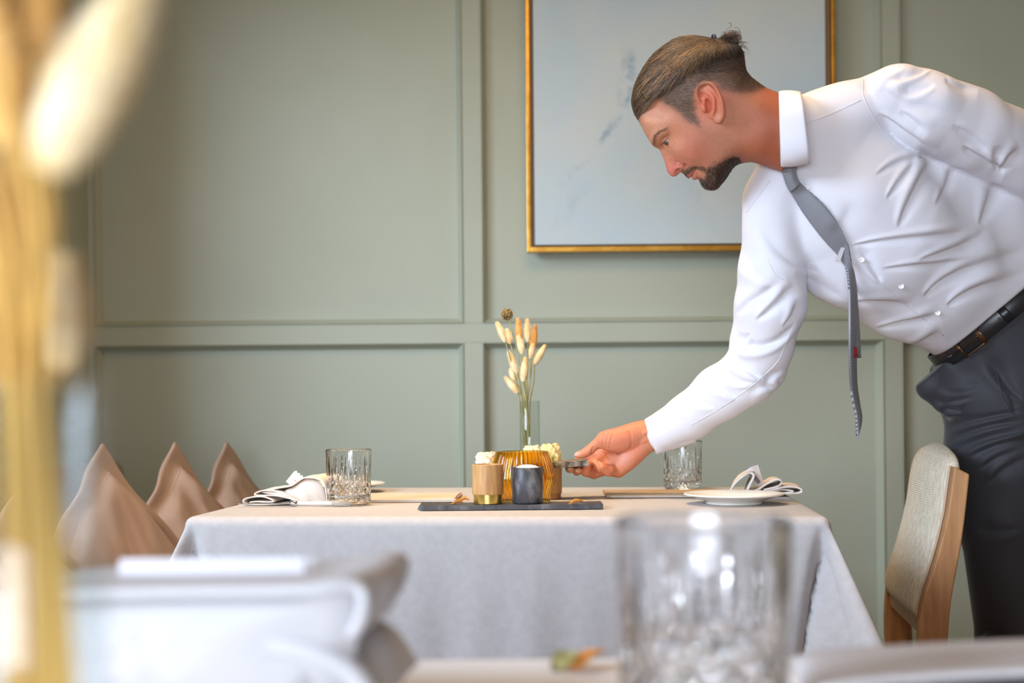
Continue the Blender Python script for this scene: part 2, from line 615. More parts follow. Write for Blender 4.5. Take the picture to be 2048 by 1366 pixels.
def cushion(name, label, corner_px, d, size, yaw, roll, lean, m, group='blush cushions leaning along the bench', flange=.052):
    """square flanged cushion standing on one corner; its top corner is seen at corner_px"""
    N = 44
    h = size / 2
    inner = 1 - 2 * flange / size
    rnd = random.Random(int(d * 100))
    ph = [(rnd.uniform(-1, 1), rnd.uniform(-1, 1), rnd.uniform(0, 6.28), rnd.uniform(5, 13)) for _ in range(9)]

    def thick(u, v):
        a, b_ = abs(u) / inner, abs(v) / inner
        if a >= 1 or b_ >= 1:
            return 0.004
        t = ((1 - a ** 2.6) * (1 - b_ ** 2.6)) ** .45
        w = sum(math.sin((x * u + y * v) * f + p) for x, y, p, f in ph) * .0042
        # creases running in from the top corner
        w += .010 * math.sin((u - v) * 16 + 3 * u) * max(0, (u + v) * .5) * (1 - max(a, b_)) * 3
        return .016 + size * .10 * t + w * t

    vv, ff = [], []
    for s in (1, -1):
        for i in range(N + 1):
            for j in range(N + 1):
                u, v = -1 + 2 * i / N, -1 + 2 * j / N
                pinch = 1 - .07 * (abs(u * v) ** 1.5) * 0 - .05 * (1 - max(abs(u), abs(v)) ** 2) * 0
                e = 1 - .045 * ((1 - u * u) if abs(v) > .9 else 0) - .045 * ((1 - v * v) if abs(u) > .9 else 0)
                rip = .006 * math.sin(9 * u + 5 * v + d) * max(abs(u), abs(v)) ** 6
                vv.append((u * h * pinch * e, s * thick(u, v) + rip, v * h * pinch * e))
    n1 = (N + 1) ** 2
    for s in (0, 1):
        for i in range(N):
            for j in range(N):
                a = s * n1 + i * (N + 1) + j
                q = (a, a + N + 1, a + N + 2, a + 1)
                ff.append(q if s else q[::-1])
    per = [(i, 0) for i in range(N)] + [(N, j) for j in range(N)] + [(i, N) for i in range(N, 0, -1)] + [(0, j) for j in range(N, 0, -1)]
    for k in range(len(per)):
        a = per[k][0] * (N + 1) + per[k][1]
        b2 = per[(k + 1) % len(per)][0] * (N + 1) + per[(k + 1) % len(per)][1]
        ff.append((a, b2, n1 + b2, n1 + a))
    rot = Matrix.Rotation(yaw, 4, 'Z') @ Matrix.Rotation(lean, 4, 'X') @ Matrix.Rotation(roll, 4, 'Y')
    tip = rot @ Vector((h, 0, h))
    c = P(corner_px[0], corner_px[1], d) - tip
    root = thing(name, label, 'cushion', c, 0, group)
    vv = [rot @ Vector(v) for v in vv]
    bm = bmesh.new()
    bv = [bm.verts.new(v) for v in vv]
    for q in ff:
        bm.faces.new([bv[i] for i in q])
    link_bm('cushion_cover', bm, m, root, True)
    # the stitched seam between flange and filling
    k = h * inner
    for s in (-1,):
        loop = []
        for (ax, ay, bx_, by_) in ((-k, -k, k, -k), (k, -k, k, k), (k, k, -k, k), (-k, k, -k, -k)):
            for t in range(14):
                f = t / 14
                u, v = ax + (bx_ - ax) * f, ay + (by_ - ay) * f
                e = 1
                rip = .006 * math.sin(9 * u / h + 5 * v / h + d) * max(abs(u), abs(v)) ** 6 / h ** 6
                loop.append(rot @ Vector((u * e, s * .0135 + rip, v * e)))
        loop.append(loop[0])
        tube('seam', [tuple(q) for q in loop], .0042, m, root, 6)
    return root


cushion('cushion', 'blush velvet cushion with a pointed corner, nearest of the row, left of the table', (200, 889), 2.98, .47, math.radians(69), math.radians(-45 + 4), math.radians(-14), M['cushion'])
cushion('cushion', 'blush velvet cushion in the middle of the row, behind the table corner', (345, 886), 3.42, .47, math.radians(69), math.radians(-45 + 3), math.radians(-14), M['cushion'])
cushion('cushion', 'dusky blush cushion farthest along the bench, close to the panelled wall', (449, 884), 3.82, .47, math.radians(68), math.radians(-45 + 2), math.radians(-14), M['cushion'])
cushion('cushion', 'blush cushion behind the foreground vase, only a slanted edge of it in view', (28, 985), 2.5, .40, math.radians(69), math.radians(-45 + 4), math.radians(-14), M['cushion'])

# ------------------------------------------------------------------ table and cloth
TZ = 0.75
TR = math.radians(-5.5)
_nl, _nr = T(364, 1034), T(1646, 1031)
TW, TD = 1.172, .84


def make_table(name, label, cloth_label, corner, rz, w, dpt, drop, flare=1.0, cloth='cloth'):
    """corner: the near left corner of the cloth top; local x along the near edge, y away from the camera"""
    t = thing(name, label, 'table', corner, rz)
    z = -.006
    box('tabletop', .012, w - .012, .012, dpt - .012, z - .032, z, M['chair_wood'], t, .004)
    for (x, y) in ((.06, .06), (w - .12, .06), (.06, dpt - .12), (w - .12, dpt - .12)):
        box('leg', x, x + .06, y, y + .06, -TZ, z - .032, M['chair_wood'], t, .004)
    # cloth: top grid, rounded edge, hanging skirt with a pleat standing out at each corner
    rad = .018
    per, L = [], 0
    n_side = {0: 150, 1: 90, 2: 96, 3: 90}
    cs = [(0, 0), (w, 0), (w, dpt), (0, dpt)]
    for s in range(4):
        a, b2 = Vector((*cs[s], 0)), Vector((*cs[(s + 1) % 4], 0))
        ln = (b2 - a).length
        n = n_side[s]
        for k in range(n):
            # denser near the corners
            f = k / n
            f = .5 - .5 * math.cos(math.pi * f) * (.55 + .45 * abs(math.cos(math.pi * f)))
            per.append((a.lerp(b2, f), s, f * ln, ln))
    drows = [(-.06, 0), (-.012, 0), (0, 0)] + [(rad * math.sin(x), rad * (1 - math.cos(x))) for x in (.35, .8, 1.2, 1.57)] + [(rad, rad + (drop - rad) * k / 18) for k in range(1, 19)]
    vv, ff = [], []
    m = len(per)
    nrm = [Vector((0, -1, 0)), Vector((1, 0, 0)), Vector((0, 1, 0)), Vector((-1, 0, 0))]
    for (out, dn) in drows:
        h = max(0.0, dn - rad)
        ins = rad + max(0, -out)
        for (p, s, c, ln) in per:
            near = min(c, ln - c)
            other = nrm[(s - 1) % 4] if c < ln - c else nrm[(s + 1) % 4]
            nv = nrm[s]
            q = Vector((min(max(p.x, ins), w - ins), min(max(p.y, ins), dpt - ins), 0))
            n1 = (nv + other * max(0, 1 - near / rad)).normalized()
            diag = (nv + other).normalized()
            e = math.exp(-(near / (.010 + .26 * h)) ** 2)
            tuck = math.exp(-((near - (.016 + .17 * h)) / (.008 + .05 * h)) ** 2)
            wav = .004 * math.sin(c * 23 + s * 2) * h / .27 + .0025 * math.sin(c * 61 + s) * h / .27
            v = q + n1 * (max(0, out) + .02 * h + wav) + diag * (e * h * .52 * flare) - nv * (tuck * h * .50)
            vv.append((v.x, v.y, -dn))
    for i in range(len(drows) - 1):
        for k in range(m):
            a, b2 = i * m + k, i * m + (k + 1) % m
            ff.append((a, b2, b2 + m, a + m))
    bm = bmesh.new()
    bv = [bm.verts.new(v) for v in vv]
    for q in ff:
        bm.faces.new([bv[i] for i in q][::-1])
    bm.faces.new(bv[:m])
    cl = link_bm('tablecloth', bm, M[cloth], None, True)
    cl.location, cl.rotation_euler = corner, (0, 0, rz)
    tag(cl, cloth_label, 'tablecloth')
    md = cl.modifiers.new('thickness', 'SOLIDIFY')
    md.thickness, md.offset = .0016, -1
    return t


make_table('dining_table', 'wooden dining table hidden under the cloth in front of the waiter', 'pale linen tablecloth with pleated corners on the set table by the waiter',
           (_nl.x, _nl.y, TZ), TR, TW, TD, .335)


def tri_wave(x):
    return abs((x % 1.0) - .5) * 2


def make_tumbler(label, group):
    t = thing('tumbler', label, 'glass', (0, 0, 0), 0, group)
    Rr, H = .0465, .113
    prof = [(0, 0), (.030, 0), (.040, .001), (.0435, .004)]
    n_z = 64
    for k in range(n_z + 1):
        prof.append((.0440 + (Rr - .0440) * k / n_z, .006 + (H - .007) * k / n_z))
    prof += [(Rr - .0004, H - .0004), (Rr - .0013, H), (Rr - .0022, H - .0006)]
    for k in range(10):
        prof.append((Rr - .0026 - .002 * k / 9, H - .004 - (H - .026) * k / 9))
    prof += [(.036, .0165), (.028, .0145), (.014, .0138), (0, .0136)]
    last_out = 4 + n_z

    def cut(th, r, z, i):
        if i < 4 or i > last_out:
            return r
        g = 0.0
        u = th / (2 * math.pi)
        if .008 < z < .052:
            k = (z - .008) / .044
            for sgn in (1, -1):
                x = tri_wave(u * 14 + sgn * k * 2.0)
                g = max(g, max(0, 1 - x / .32))
            g *= min(1, (z - .008) / .004, (.052 - z) / .004)
        if .044 < z:
            # lancet cuts of two heights standing on the diamonds
            for off, top in ((0, .100), (.5, .078)):
                x = tri_wave(u * 14 + off)
                wdt = .42 * max(0, 1 - ((z - .044) / (top - .044)) ** 1.6) if z < top else 0
                if wdt > 0 and x < wdt:
                    g = max(g, (1 - x / wdt) * min(1, (z - .044) / .006) * (.4 + wdt * 1.4))
        return r - .0022 * min(1.2, g)
    lathe('glass_body', prof, M['glass'], t, 336, cut, True)
    bpy.data.objects[t.children[0].name].data.polygons.foreach_set('use_smooth', np.zeros(len(t.children[0].data.polygons), dtype=bool))
    return t


GL = 'cut crystal tumblers'
tum = make_tumbler('cut crystal tumbler standing beside the left napkin', GL)
_p = T(692.5, 1014)
tum.location = (_p.x, _p.y + .043, TZ + .001)
_p = T(1369, 980)
copy_tree(tum, (_p.x, _p.y + .03, TZ + .001), .13, "cut crystal tumbler half hidden behind the waiter's cuff")
_p = P(1405, 1100, .75)
_c = copy_tree(tum, (_p.x, _p.y, TZ + .001), .4, 'large blurred crystal tumbler on the foreground table')
_c.scale = (1.13, 1.13, 1.13)

# ------------------------------------------------------------------ slate tray with its cups and the amber votive
_a, _b = T(835, 1022), T(1207, 1020)
tray_y = (_a.y + _b.y) / 2
bm = bmesh.new()
nx, ny = 60, 12
TRD, TRH = .078, .0095
rr = random.Random(3)
edge = [rr.uniform(-1, 1) for _ in range(400)]


def tray_pt(i, j, top):
    x = _a.x + (_b.x - _a.x) * i / nx
    y = TRD * j / ny
    if j == 0:
        y += .0004 * edge[i] + (.0016 if top else 0)
    if j == ny:
        y += .0015 * edge[i + 100]
    if i == 0:
        x += .0015 * edge[j + 200] + (.004 if top else 0) + (.010 * (1 - j / ny) if j < 3 else 0)
    if i == nx:
        x += .0014 * edge[j + 240]
    z = TRH + (.0004 * edge[(i * 7 + j * 3) % 400]) if top else .0006
    return (x, y, z)


g = {}
for top in (0, 1):
    for i in range(nx + 1):
        for j in range(ny + 1):
            g[i, j, top] = bm.verts.new(tray_pt(i, j, top))
for i in range(nx):
    for j in range(ny):
        bm.faces.new((g[i, j, 1], g[i + 1, j, 1], g[i + 1, j + 1, 1], g[i, j + 1, 1]))
        bm.faces.new((g[i, j, 0], g[i, j + 1, 0], g[i + 1, j + 1, 0], g[i + 1, j, 0]))
for i in range(nx):
    for j in (0, ny):
        bm.faces.new((g[i, j, 0], g[i + 1, j, 0], g[i + 1, j, 1], g[i, j, 1]))
for j in range(ny):
    for i in (0, nx):
        bm.faces.new((g[i, j, 0], g[i, j + 1, 0], g[i, j + 1, 1], g[i, j, 1]))
tr = link_bm('slate_tray', bm, M['slate'])
tr.location = (0, tray_y, TZ + .001)
tag(tr, 'long dark slate tray with chipped edges under the cups and the amber votive', 'tray')
TT = TZ + .001 + TRH + .0005


def wood_cup(label, x, y, z, base_h=.018, foot='brass'):
    t = thing('wooden_cup', label, 'cup', (x, y, z), 0, 'turned wooden cups')
    r = .0303
    lathe('foot', [(0, 0), (r * .9, 0), (r * .93, .001), (r * .93, base_h), (0, base_h)], M[foot], t, 96, None, False)
    lathe('cup_body', [(0, base_h), (r - .001, base_h), (r, base_h + .001), (r, base_h + .057), (r - .0008, base_h + .058), (r - .004, base_h + .058),
                       (r - .0045, base_h + .056), (r - .0045, base_h + .03), (0, base_h + .03)], M['wood'], t, 72, None, False)
    return t


wc_x = P(975.5, 1000, 2.37 + .03).x
wc = wood_cup('oak cup on a shiny brass foot at the left of the slate tray', wc_x, tray_y + .035, TT)
_p = T(1096.5, 1000)
wood_cup('oak cup on a narrow foot standing behind the amber votive, under the held stone slab', _p.x, 2.67, TZ + .001, .011, 'chair_wood')

sc_x = P(1055.5, 1000, 2.40).x
t = thing('stone_cup', 'dark grey veined stone cup heaped with salt, on the slate tray', 'cup', (sc_x, tray_y + .036, TT))
r = .0298
lathe('cup_body', [(0, 0), (r - .003, 0), (r - .001, .0008), (r, .003), (r, .0685), (r - .0008, .0695), (r - .004, .0695), (r - .0045, .067), (r - .0045, .05), (0, .05)], M['soapstone'], t, 72)
_rs = np.random.RandomState(4)
prof = [(r - .0047, .0655)] + [((r - .0047) * (1 - k / 9), .0660 + .0085 * (1 - (1 - k / 9) ** 2.4) ** .8) for k in range(0, 10)]
lathe('salt', prof, M['salt'], t, 56, lambda th, rr_, z, i: rr_ * (1 + .05 * math.sin(7 * th + i) + .03 * math.sin(13 * th - 2 * i)) if 0 < i else rr_, False)

# ribbed amber votive
vt = thing('amber_votive', 'ribbed amber glass votive holder behind the slate tray', 'candle holder', (P(1045, 1000, 2.555).x, 2.558, TZ + .001))
AP = [(.052, 0), (.0555, .0012), (.057, .004), (.0618, .020), (.0668, .036), (.0697, .046), (.0700, .050), (.0690, .055), (.0640, .073), (.0580, .092), (.0535, .104), (.0522, .1052)]


def rib(th, r_, z, i):
    k = min(1, z / .006, )
    return r_ * (1 - .030 * k * (abs(math.sin(20 * th)) ** .8))


ap2 = [tuple(q) for q in catmull([(a, b2) for a, b2 in AP], 4)]
ap2[-1] = AP[-1]
inner = [(max(.0, a - .0042), max(.007, b2)) for a, b2 in reversed(ap2[6:])]
lathe('votive_glass', [(0, 0)] + ap2 + inner + [(0, .007)], M['amber'], vt, 320, lambda th, r_, z, i: rib(th, r_, z, i) if i <= len(ap2) else r_)

# held stone slab with butter rosettes
sl_l, sl_r = P(949, 939.5, 2.67), P(1175, 924, 2.67)
slab_c = (sl_l + sl_r) / 2
slab_len = (sl_r - sl_l).length
slab_ang = math.atan2(sl_r.z - sl_l.z, sl_r.x - sl_l.x)
slab_rot = Matrix.Rotation(-slab_ang, 4, 'Y')
bm = bmesh.new()
bmesh.ops.create_grid(bm, x_segments=40, y_segments=14, size=.5)
SH, SD = .0125, .085
rr = random.Random(11)
top = []
for v in bm.verts:
    v.co.x *= slab_len
    v.co.y *= SD
    ed_ = max(abs(v.co.x) / (slab_len / 2), abs(v.co.y) / (SD / 2))
    v.co.z = SH / 2 + rr.uniform(-.0004, .0004) - (.0012 if ed_ > .99 else 0)
ret = bmesh.ops.extrude_face_region(bm, geom=bm.faces[:])
low = [e for e in ret['geom'] if isinstance(e, bmesh.types.BMVert)]
for v in low:
    v.co.z = -SH / 2 + rr.uniform(-.0003, .0003)
    if abs(v.co.y) > SD * .499 or abs(v.co.x) > slab_len * .499:
        v.co.y *= 1 + rr.uniform(-.02, .02)
slab = link_bm('stone_slab', bm, M['rough_slate'])
slab.matrix_world = Matrix.Translation(slab_c) @ slab_rot
tag(slab, 'narrow rough grey stone slab held in the waiter\'s right hand, carrying butter rosettes', 'slab')


def rosette(label, x_px, dy, rad, hgt, m, seed):
    """a piped whirl of butter standing on the slab"""
    rs = random.Random(seed)
    nt_, nz_ = 84, 40
    vv, ff = [], []
    ph = rs.uniform(0, 6.28)
    for i in range(nz_ + 1):
        a = i / nz_                                   # 0 foot .. 1 top
        th0 = a * math.pi * .5
        for k in range(nt_):
            t_ = 2 * math.pi * k / nt_
            base = math.cos(th0) ** .5 * (1 - .12 * (1 - a) ** 2)
            zz = math.sin(th0) ** .85
            u_ = 7 * t_ / (2 * math.pi) + a * 1.5 + ph
            rid = .5 + .5 * math.cos(2 * math.pi * u_)
            rid = rid ** .7
            ruf = .05 * math.sin(5 * t_ + 11 * a + ph) + .035 * math.sin(11 * t_ - 17 * a)
            tier = .10 * (1 - tri_wave(a * 3.2 + .15 * math.sin(3 * t_ + ph)))
            rr_ = rad * (base * (.74 + .32 * rid + ruf + tier))
            vv.append((rr_ * math.cos(t_), rr_ * math.sin(t_), hgt * (zz * (.90 + .20 * rid * min(1, 3 * (1 - a))) + .02 * math.sin(17 * t_ + 20 * a))))
    for i in range(nz_):
        for k in range(nt_):
            b2 = (k + 1) % nt_
            ff.append((i * nt_ + k, i * nt_ + b2, (i + 1) * nt_ + b2, (i + 1) * nt_ + k))
    ff.append(tuple(range(nt_))[::-1])
    ff.append(tuple(range(nz_ * nt_, (nz_ + 1) * nt_)))
    o = link_mesh('butter_rosette', vv, ff, m, None, True)
    s = (P(x_px, 920, 2.67).x - slab_c.x) / math.cos(slab_ang)
    o.matrix_world = Matrix.Translation(slab_c) @ slab_rot @ Matrix.Translation((s, dy, SH / 2 - .0008)) @ Matrix.Rotation(rs.uniform(0, 6), 4, 'Z')
    tag(o, label, 'butter', 'butter rosettes on the slab')
    return o


rosette('pale butter rosette at the left end of the slab, behind the amber votive', 974, 0, .0235, .031, M['butter_pink'], 1)
rosette('yellow butter rosette in front of the tall vase, second from the hand', 1066, .018, .019, .038, M['butter'], 5)
rosette('green-flecked butter rosette on the slab nearest the hand', 1103, -.006, .0225, .040, M['butter_herb'], 3)


def petal(label, px, py, m, seed, ln=.026, wd=.011, zz=0.0, rz=0.0, tilt=.3):
    rs = random.Random(seed)
    n = 10
    vv, ff = [], []
    for s in (0, 1):
        for i in range(n + 1):
            a = i / n
            w = wd * .5 * math.sin(math.pi * min(1, a * .95 + .03)) ** .7
            for j in range(5):
                b2 = -1 + j / 2
                x, y = (a - .5) * ln, b2 * w
                z = .006 * (b2 * b2) * math.sin(math.pi * a) + tilt * ln * (a ** 2) * .8 + .0012 * math.sin(9 * a + seed) + (.0007 if s else 0)
                vv.append((x, y, z))
    q0 = (n + 1) * 5
    for i in range(n):
        for j in range(4):
            a = i * 5 + j
            ff.append((a, a + 1, a + 6, a + 5))
            ff.append((q0 + a, q0 + a + 5, q0 + a + 6, q0 + a + 1))
    for i in range(n):
        for j in (0, 4):
            a = i * 5 + j
            ff.append((a, a + 5, q0 + a + 5, q0 + a))
    o = link_mesh('dried_petal', vv, ff, m)
    p = T(px, py, TZ + zz)
    o.location = (p.x, p.y, TZ + zz + .001)
    o.rotation_euler = (rs.uniform(-.2, .2), 0, rz)
    tag(o, label, 'petal', 'dried petals scattered on the table')
    return o


petal('pinkish dried petal standing on its edge left of the tray', 912, 1003, M['petal_pink'], 1, .024, .014, .001, .2, .9)
petal('yellow dried petal lying flat beside the upright pink petal', 926, 1003, M['petal'], 2, .028, .010, .001, .05, .15)
petal('orange dried petal on the back left edge of the tray', 914, 1009, M['petal'], 3, .024, .010, .0115, .1, .2)
petal('curled orange dried petal at the right end of the tray', 1152, 1008, M['petal'], 4, .030, .010, .0115, .1, .28)

# ------------------------------------------------------------------ tall vase with dried stems


def fluff(core_len, core_rad, m, parent, base, direc, seed, hairs=420, name='bunny_tail', hl=.011, hr=.00045):
    """a soft oval seed head: a core with fine hairs standing up along it"""
    rs = random.Random(seed)
    d = Vector(direc).normalized()
    a = d.orthogonal().normalized()
    b2 = d.cross(a)
    base = Vector(base)
    vv, ff = [], []
    n, k = 14, 12
    prof = lambda t: core_rad * (math.sin(math.pi * min(1, .06 + .94 * t) ** .8) ** .7 if t < 1 else 0)
    for i in range(n + 1):
        t = i / n
        r_ = max(.0003, prof(t)) * .72
        for j in range(k):
            th = 2 * math.pi * j / k
            vv.append(base + d * (core_len * t) + a * (r_ * math.cos(th)) + b2 * (r_ * math.sin(th)))
    for i in range(n):
        for j in range(k):
            j2 = (j + 1) % k
            ff.append((i * k + j, i * k + j2, (i + 1) * k + j2, (i + 1) * k + j))
    for _ in range(hairs):
        t = rs.random() ** .9
        th = rs.uniform(0, 6.283)
        o = a * math.cos(th) + b2 * math.sin(th)
        r_ = prof(t) * .6
        p = base + d * (core_len * t) + o * r_
        g_ = (d * (.9 + .3 * rs.random()) + o * (.55 + .35 * rs.random()) + Vector((rs.uniform(-.2, .2), rs.uniform(-.2, .2), rs.uniform(-.2, .2)))).normalized()
        l_ = hl * rs.uniform(.6, 1.1)
        s = g_.orthogonal().normalized() * hr
        s2 = g_.cross(s).normalized() * hr
        i0 = len(vv)
        vv += [p + s, p - s * .5 + s2 * .87, p - s * .5 - s2 * .87, p + g_ * l_]
        ff += [(i0, i0 + 1, i0 + 3), (i0 + 1, i0 + 2, i0 + 3), (i0 + 2, i0, i0 + 3)]
    return link_mesh(name, vv, ff, m, parent)


def glass_vase(name, label, x, y, h, r):
    t = thing(name, label, 'vase', (x, y, TZ + .001))
    w = .0016
    lathe('vase_glass', [(0, 0), (r - .002, 0), (r, .002), (r, h - .001), (r - w * .5, h), (r - w, h - .001), (r - w, .010), (r - w - .004, .008), (0, .008)], M['thin_glass'], t, 64)
    return t


VD = 2.76
vx = P(1060, 900, VD).x
vase = glass_vase('tall_vase', 'slim clear glass vase of dried grasses behind the amber votive', vx, VD, .209, .0228)
vloc = Vector((vx, VD, TZ + .001))


def vase_stem(tip_px, d, mouth_px, foot_dx, wd, m, parent, root, foot_z=.02):
    tip = P(tip_px[0], tip_px[1], d)
    mouth = P(mouth_px[0], mouth_px[1], d * .3 + root.y * .7)
    foot = root + Vector((foot_dx, 0.006, foot_z))
    pts = catmull([foot, foot.lerp(mouth, .55) + Vector((.002, 0, 0)), mouth, mouth.lerp(tip, .5) + Vector((.003, 0, 0)), tip], 6)
    pts = [Vector(q) - root for q in pts]
    o = tube('stem', [tuple(q) for q in pts], wd, m, parent, 6)
    return o, pts


# (tail base px, tail tip px, depth, radius, material)
TAILS = [((1011, 684), (994, 646), 2.74, .0085, 'tail'), ((1021, 688), (1014, 660), 2.79, .0075, 'tail'), ((1040, 690), (1036, 638), 2.77, .0090, 'tail_gold'),
         ((1045, 708), (1036, 672), 2.73, .0085, 'tail'), ((1056, 684), (1054, 640), 2.74, .0082, 'tail'), ((1064, 704), (1071, 652), 2.80, .0090, 'tail_gold'),
         ((1060, 718), (1066, 690), 2.77, .0080, 'tail'), ((1069, 729), (1090, 692), 2.75, .0088, 'tail'), ((1034, 748), (1017, 704), 2.75, .0095, 'tail'),
         ((1031, 762), (1022, 738), 2.78, .0085, 'tail'), ((1046, 763), (1051, 717), 2.72, .0092, 'tail'), ((1036, 786), (1011, 755), 2.75, .0088, 'tail')]
for i, (b_, tp, d_, r_, mm) in enumerate(TAILS):
    mouth = (1045 + (b_[0] - 1040) * .22 + (i % 4) * 3, 802)
    so, pts = vase_stem(b_, d_, mouth, -.010 + .0022 * (i % 6), .0015, M['stem'], vase, vloc)
    p0, p1 = P(b_[0], b_[1], d_), P(tp[0], tp[1], d_)
    fluff((p1 - p0).length, r_ * 1.12, M[mm], vase, p0 - vloc, p1 - p0, 40 + i, 1000, hl=.0065, hr=.0003)
so, pts = vase_stem((1019, 641), 2.72, (1052, 802), .0, .0013, M['stem'], vase, vloc)
# scabious seed head: a ball of small papery cups
rs = random.Random(9)
ctr = P(1014, 629, 2.72) - vloc
items = []
for k in range(46):
    z_ = 1 - 2 * (k + .5) / 46
    th = k * 2.39996
    n_ = Vector((math.sqrt(1 - z_ * z_) * math.cos(th), math.sqrt(1 - z_ * z_) * math.sin(th), z_))
    a_ = n_.orthogonal().normalized()
    b_ = n_.cross(a_)
    vv, ff = [], []
    c0 = ctr + n_ * .0065
    vv.append(c0)
    for j in range(7):
        t_ = 6.283 * j / 7 + k
        vv.append(c0 + n_ * (.0060 + .001 * (j % 2)) + (a_ * math.cos(t_) + b_ * math.sin(t_)) * .0034)
    for j in range(7):
        ff.append((0, 1 + j, 1 + (j + 1) % 7))
    items.append((vv, ff))
bm = bmesh.new()
bmesh.ops.create_icosphere(bm, subdivisions=2, radius=.0085, matrix=Matrix.Translation(ctr))
items.append(([v.co.copy() for v in bm.verts], [tuple(v.index for v in f.verts) for f in bm.faces]))
bm.free()
v, f = join_data(items)
link_mesh('seed_head', v, f, M['seed'], vase, False)
# narrow leaves inside the glass and one at its rim
for i, (x0, y0, x1, y1) in enumerate(((1043, 905, 1041, 815), (1056, 900, 1061, 812), (1062, 890, 1075, 838), (1050, 900, 1046, 850), (1059, 800, 1064, 774), (1047, 905, 1056, 830))):
    a_, b_ = P(x0, y0, VD) - vloc, P(x1, y1, VD) - vloc
    q = catmull([a_, a_.lerp(b_, .5) + Vector((.003 * (-1) ** i, .002, 0)), b_], 6)
    tube('leaf', q, [.0005 + .0022 * math.sin(math.pi * k / (len(q) - 1)) for k in range(len(q))], M['stem'], vase, 6, (1, .25))

# ------------------------------------------------------------------ napkins, knife, cards, plates, menus


def cloth_ribbon(name, prof, depth, thick, m, parent, y0=0.0, skew=0.0, seed=1, ny=16):
    """a folded cloth: profile polyline in (x, z), swept along y, with thickness"""
    rs = random.Random(seed)
    c = catmull([(a, 0, b2) for a, b2 in prof], 7)
    tg = np.gradient(c, axis=0)
    nn = np.stack([-tg[:, 2], 0 * tg[:, 0], tg[:, 0]], 1)
    nn /= np.linalg.norm(nn, axis=1)[:, None] + 1e-9
    vv, ff = [], []
    n = len(c)
    ph = [rs.uniform(0, 6) for _ in range(6)]
    for j in range(ny + 1):
        t_ = j / ny
        for s in (1, -1):
            for i in range(n):
                wob = .0022 * math.sin(5 * t_ + ph[0] + i * .11) + .0012 * math.sin(11 * t_ + ph[1] - i * .2)
                q = c[i] + nn[i] * s * thick / 2
                edge_ = .002 * math.sin(i * .35 + ph[2]) if j in (0, ny) else 0
                vv.append((q[0] + wob + skew * t_, y0 + depth * t_ + edge_, max(0.0006, q[2] + wob * .5 * (q[2] > .01))))
    w = 2 * n
    for j in range(ny):
        for i in range(n - 1):
            a = j * w + i
            ff.append((a, a + 1, a + 1 + w, a + w))
            a += n
            ff.append((a, a + w, a + w + 1, a + 1))
        for i in (0, n - 1):
            a = j * w + i
            ff.append((a, a + w, a + w + n, a + n))
    for j in (0, ny):
        for i in range(n - 1):
            a = j * w + i
            ff.append((a, a + 1, a + 1 + n, a + n))
    bm = bmesh.new()
    bv = [bm.verts.new(v) for v in vv]
    for q in ff:
        try:
            bm.faces.new([bv[i] for i in q])
        except ValueError:
            pass
    return link_bm(name, bm, m, parent, True)


def cloth_panel(name, poly, y, bulge, m, parent):
    """a flap of cloth closing the end of a fold"""
    c = catmull([(p_[0], 0, p_[1]) for p_ in poly], 5, True)
    ce = c.mean(0)
    vv, ff = [], []
    n, k = len(c), 6
    for s in (0, 1):
        for j in range(k + 1):
            t_ = j / k
            for i in range(n):
                q = ce + (c[i] - ce) * t_
                vv.append((q[0], y - bulge * (1 - t_ ** 2.2) - .0012 * math.sin(q[0] * 240 + q[2] * 90) * (1 - t_) + s * .003, max(.0006, q[2])))
    for s in (0, 1):
        o = s * (k + 1) * n
        for j in range(k):
            for i in range(n):
                a, b2 = o + j * n + i, o + j * n + (i + 1) % n
                ff.append((a, b2, b2 + n, a + n))
    for i in range(n):
        a, b2 = k * n + i, k * n + (i + 1) % n
        o = (k + 1) * n
        ff.append((a, b2, b2 + o, a + o))
    bm = bmesh.new()
    bv = [bm.verts.new(v) for v in vv]
    for q in ff:
        bm.faces.new([bv[i] for i in q])
    bmesh.ops.remove_doubles(bm, verts=bm.verts, dist=1e-5)
    return link_bm(name, bm, m, parent, True)



ND = 2.56


def nk(pts, x0, y0, d):
    k = d / FPX
    return [((x - x0) * k, (y0 - y) * k + .0018) for x, y in pts]


nap = thing('napkin', 'cream linen napkin folded over itself beside the left tumbler', 'napkin', (P(590, 1000, ND).x, ND - .02, TZ + .001), 0, 'folded cream napkins')
cloth_ribbon('cloth_fold', nk([(640, 1004), (590, 1003), (520, 1005), (494, 1003), (489, 998), (500, 991), (530, 988), (551, 996), (545, 1000), (515, 999), (503, 1000)], 590, 1005, ND), .15, .0024, M['napkin'], nap, 0, .02, 2)
cloth_ribbon('cloth_fold', nk([(612, 1002), (585, 996), (552, 988), (521, 986), (517, 981), (530, 977), (556, 979), (590, 990), (618, 1000)], 590, 1005, ND), .15, .0026, M['napkin'], nap, .004, .02, 3)
cloth_ribbon('cloth_fold', nk([(604, 1003), (575, 988), (550, 976), (560, 972), (585, 968), (601, 958), (613, 952), (630, 954), (645, 962), (652, 980), (654, 1002), (630, 1004)], 590, 1005, ND), .15, .0028, M['napkin'], nap, .002, .02, 4)
cloth_panel('cloth_fold', nk([(598, 1002), (580, 988), (572, 978), (590, 970), (603, 961), (614, 955), (630, 957), (643, 965), (650, 982), (652, 1002), (630, 1003)], 590, 1005, ND), .012, .010, M['napkin'], nap)
cloth_panel('cloth_fold', nk([(600, 1000), (570, 990), (532, 984), (526, 981), (545, 979), (570, 982), (590, 990)], 590, 1005, ND), .014, .004, M['napkin'], nap)
kn = thing('steak_knife', 'steak knife with cream handle and steel collar lying in front of the left napkin', 'knife', (P(590, 1006, 2.515).x, 2.515, TZ + .0012))
k_ = 2.515 / FPX
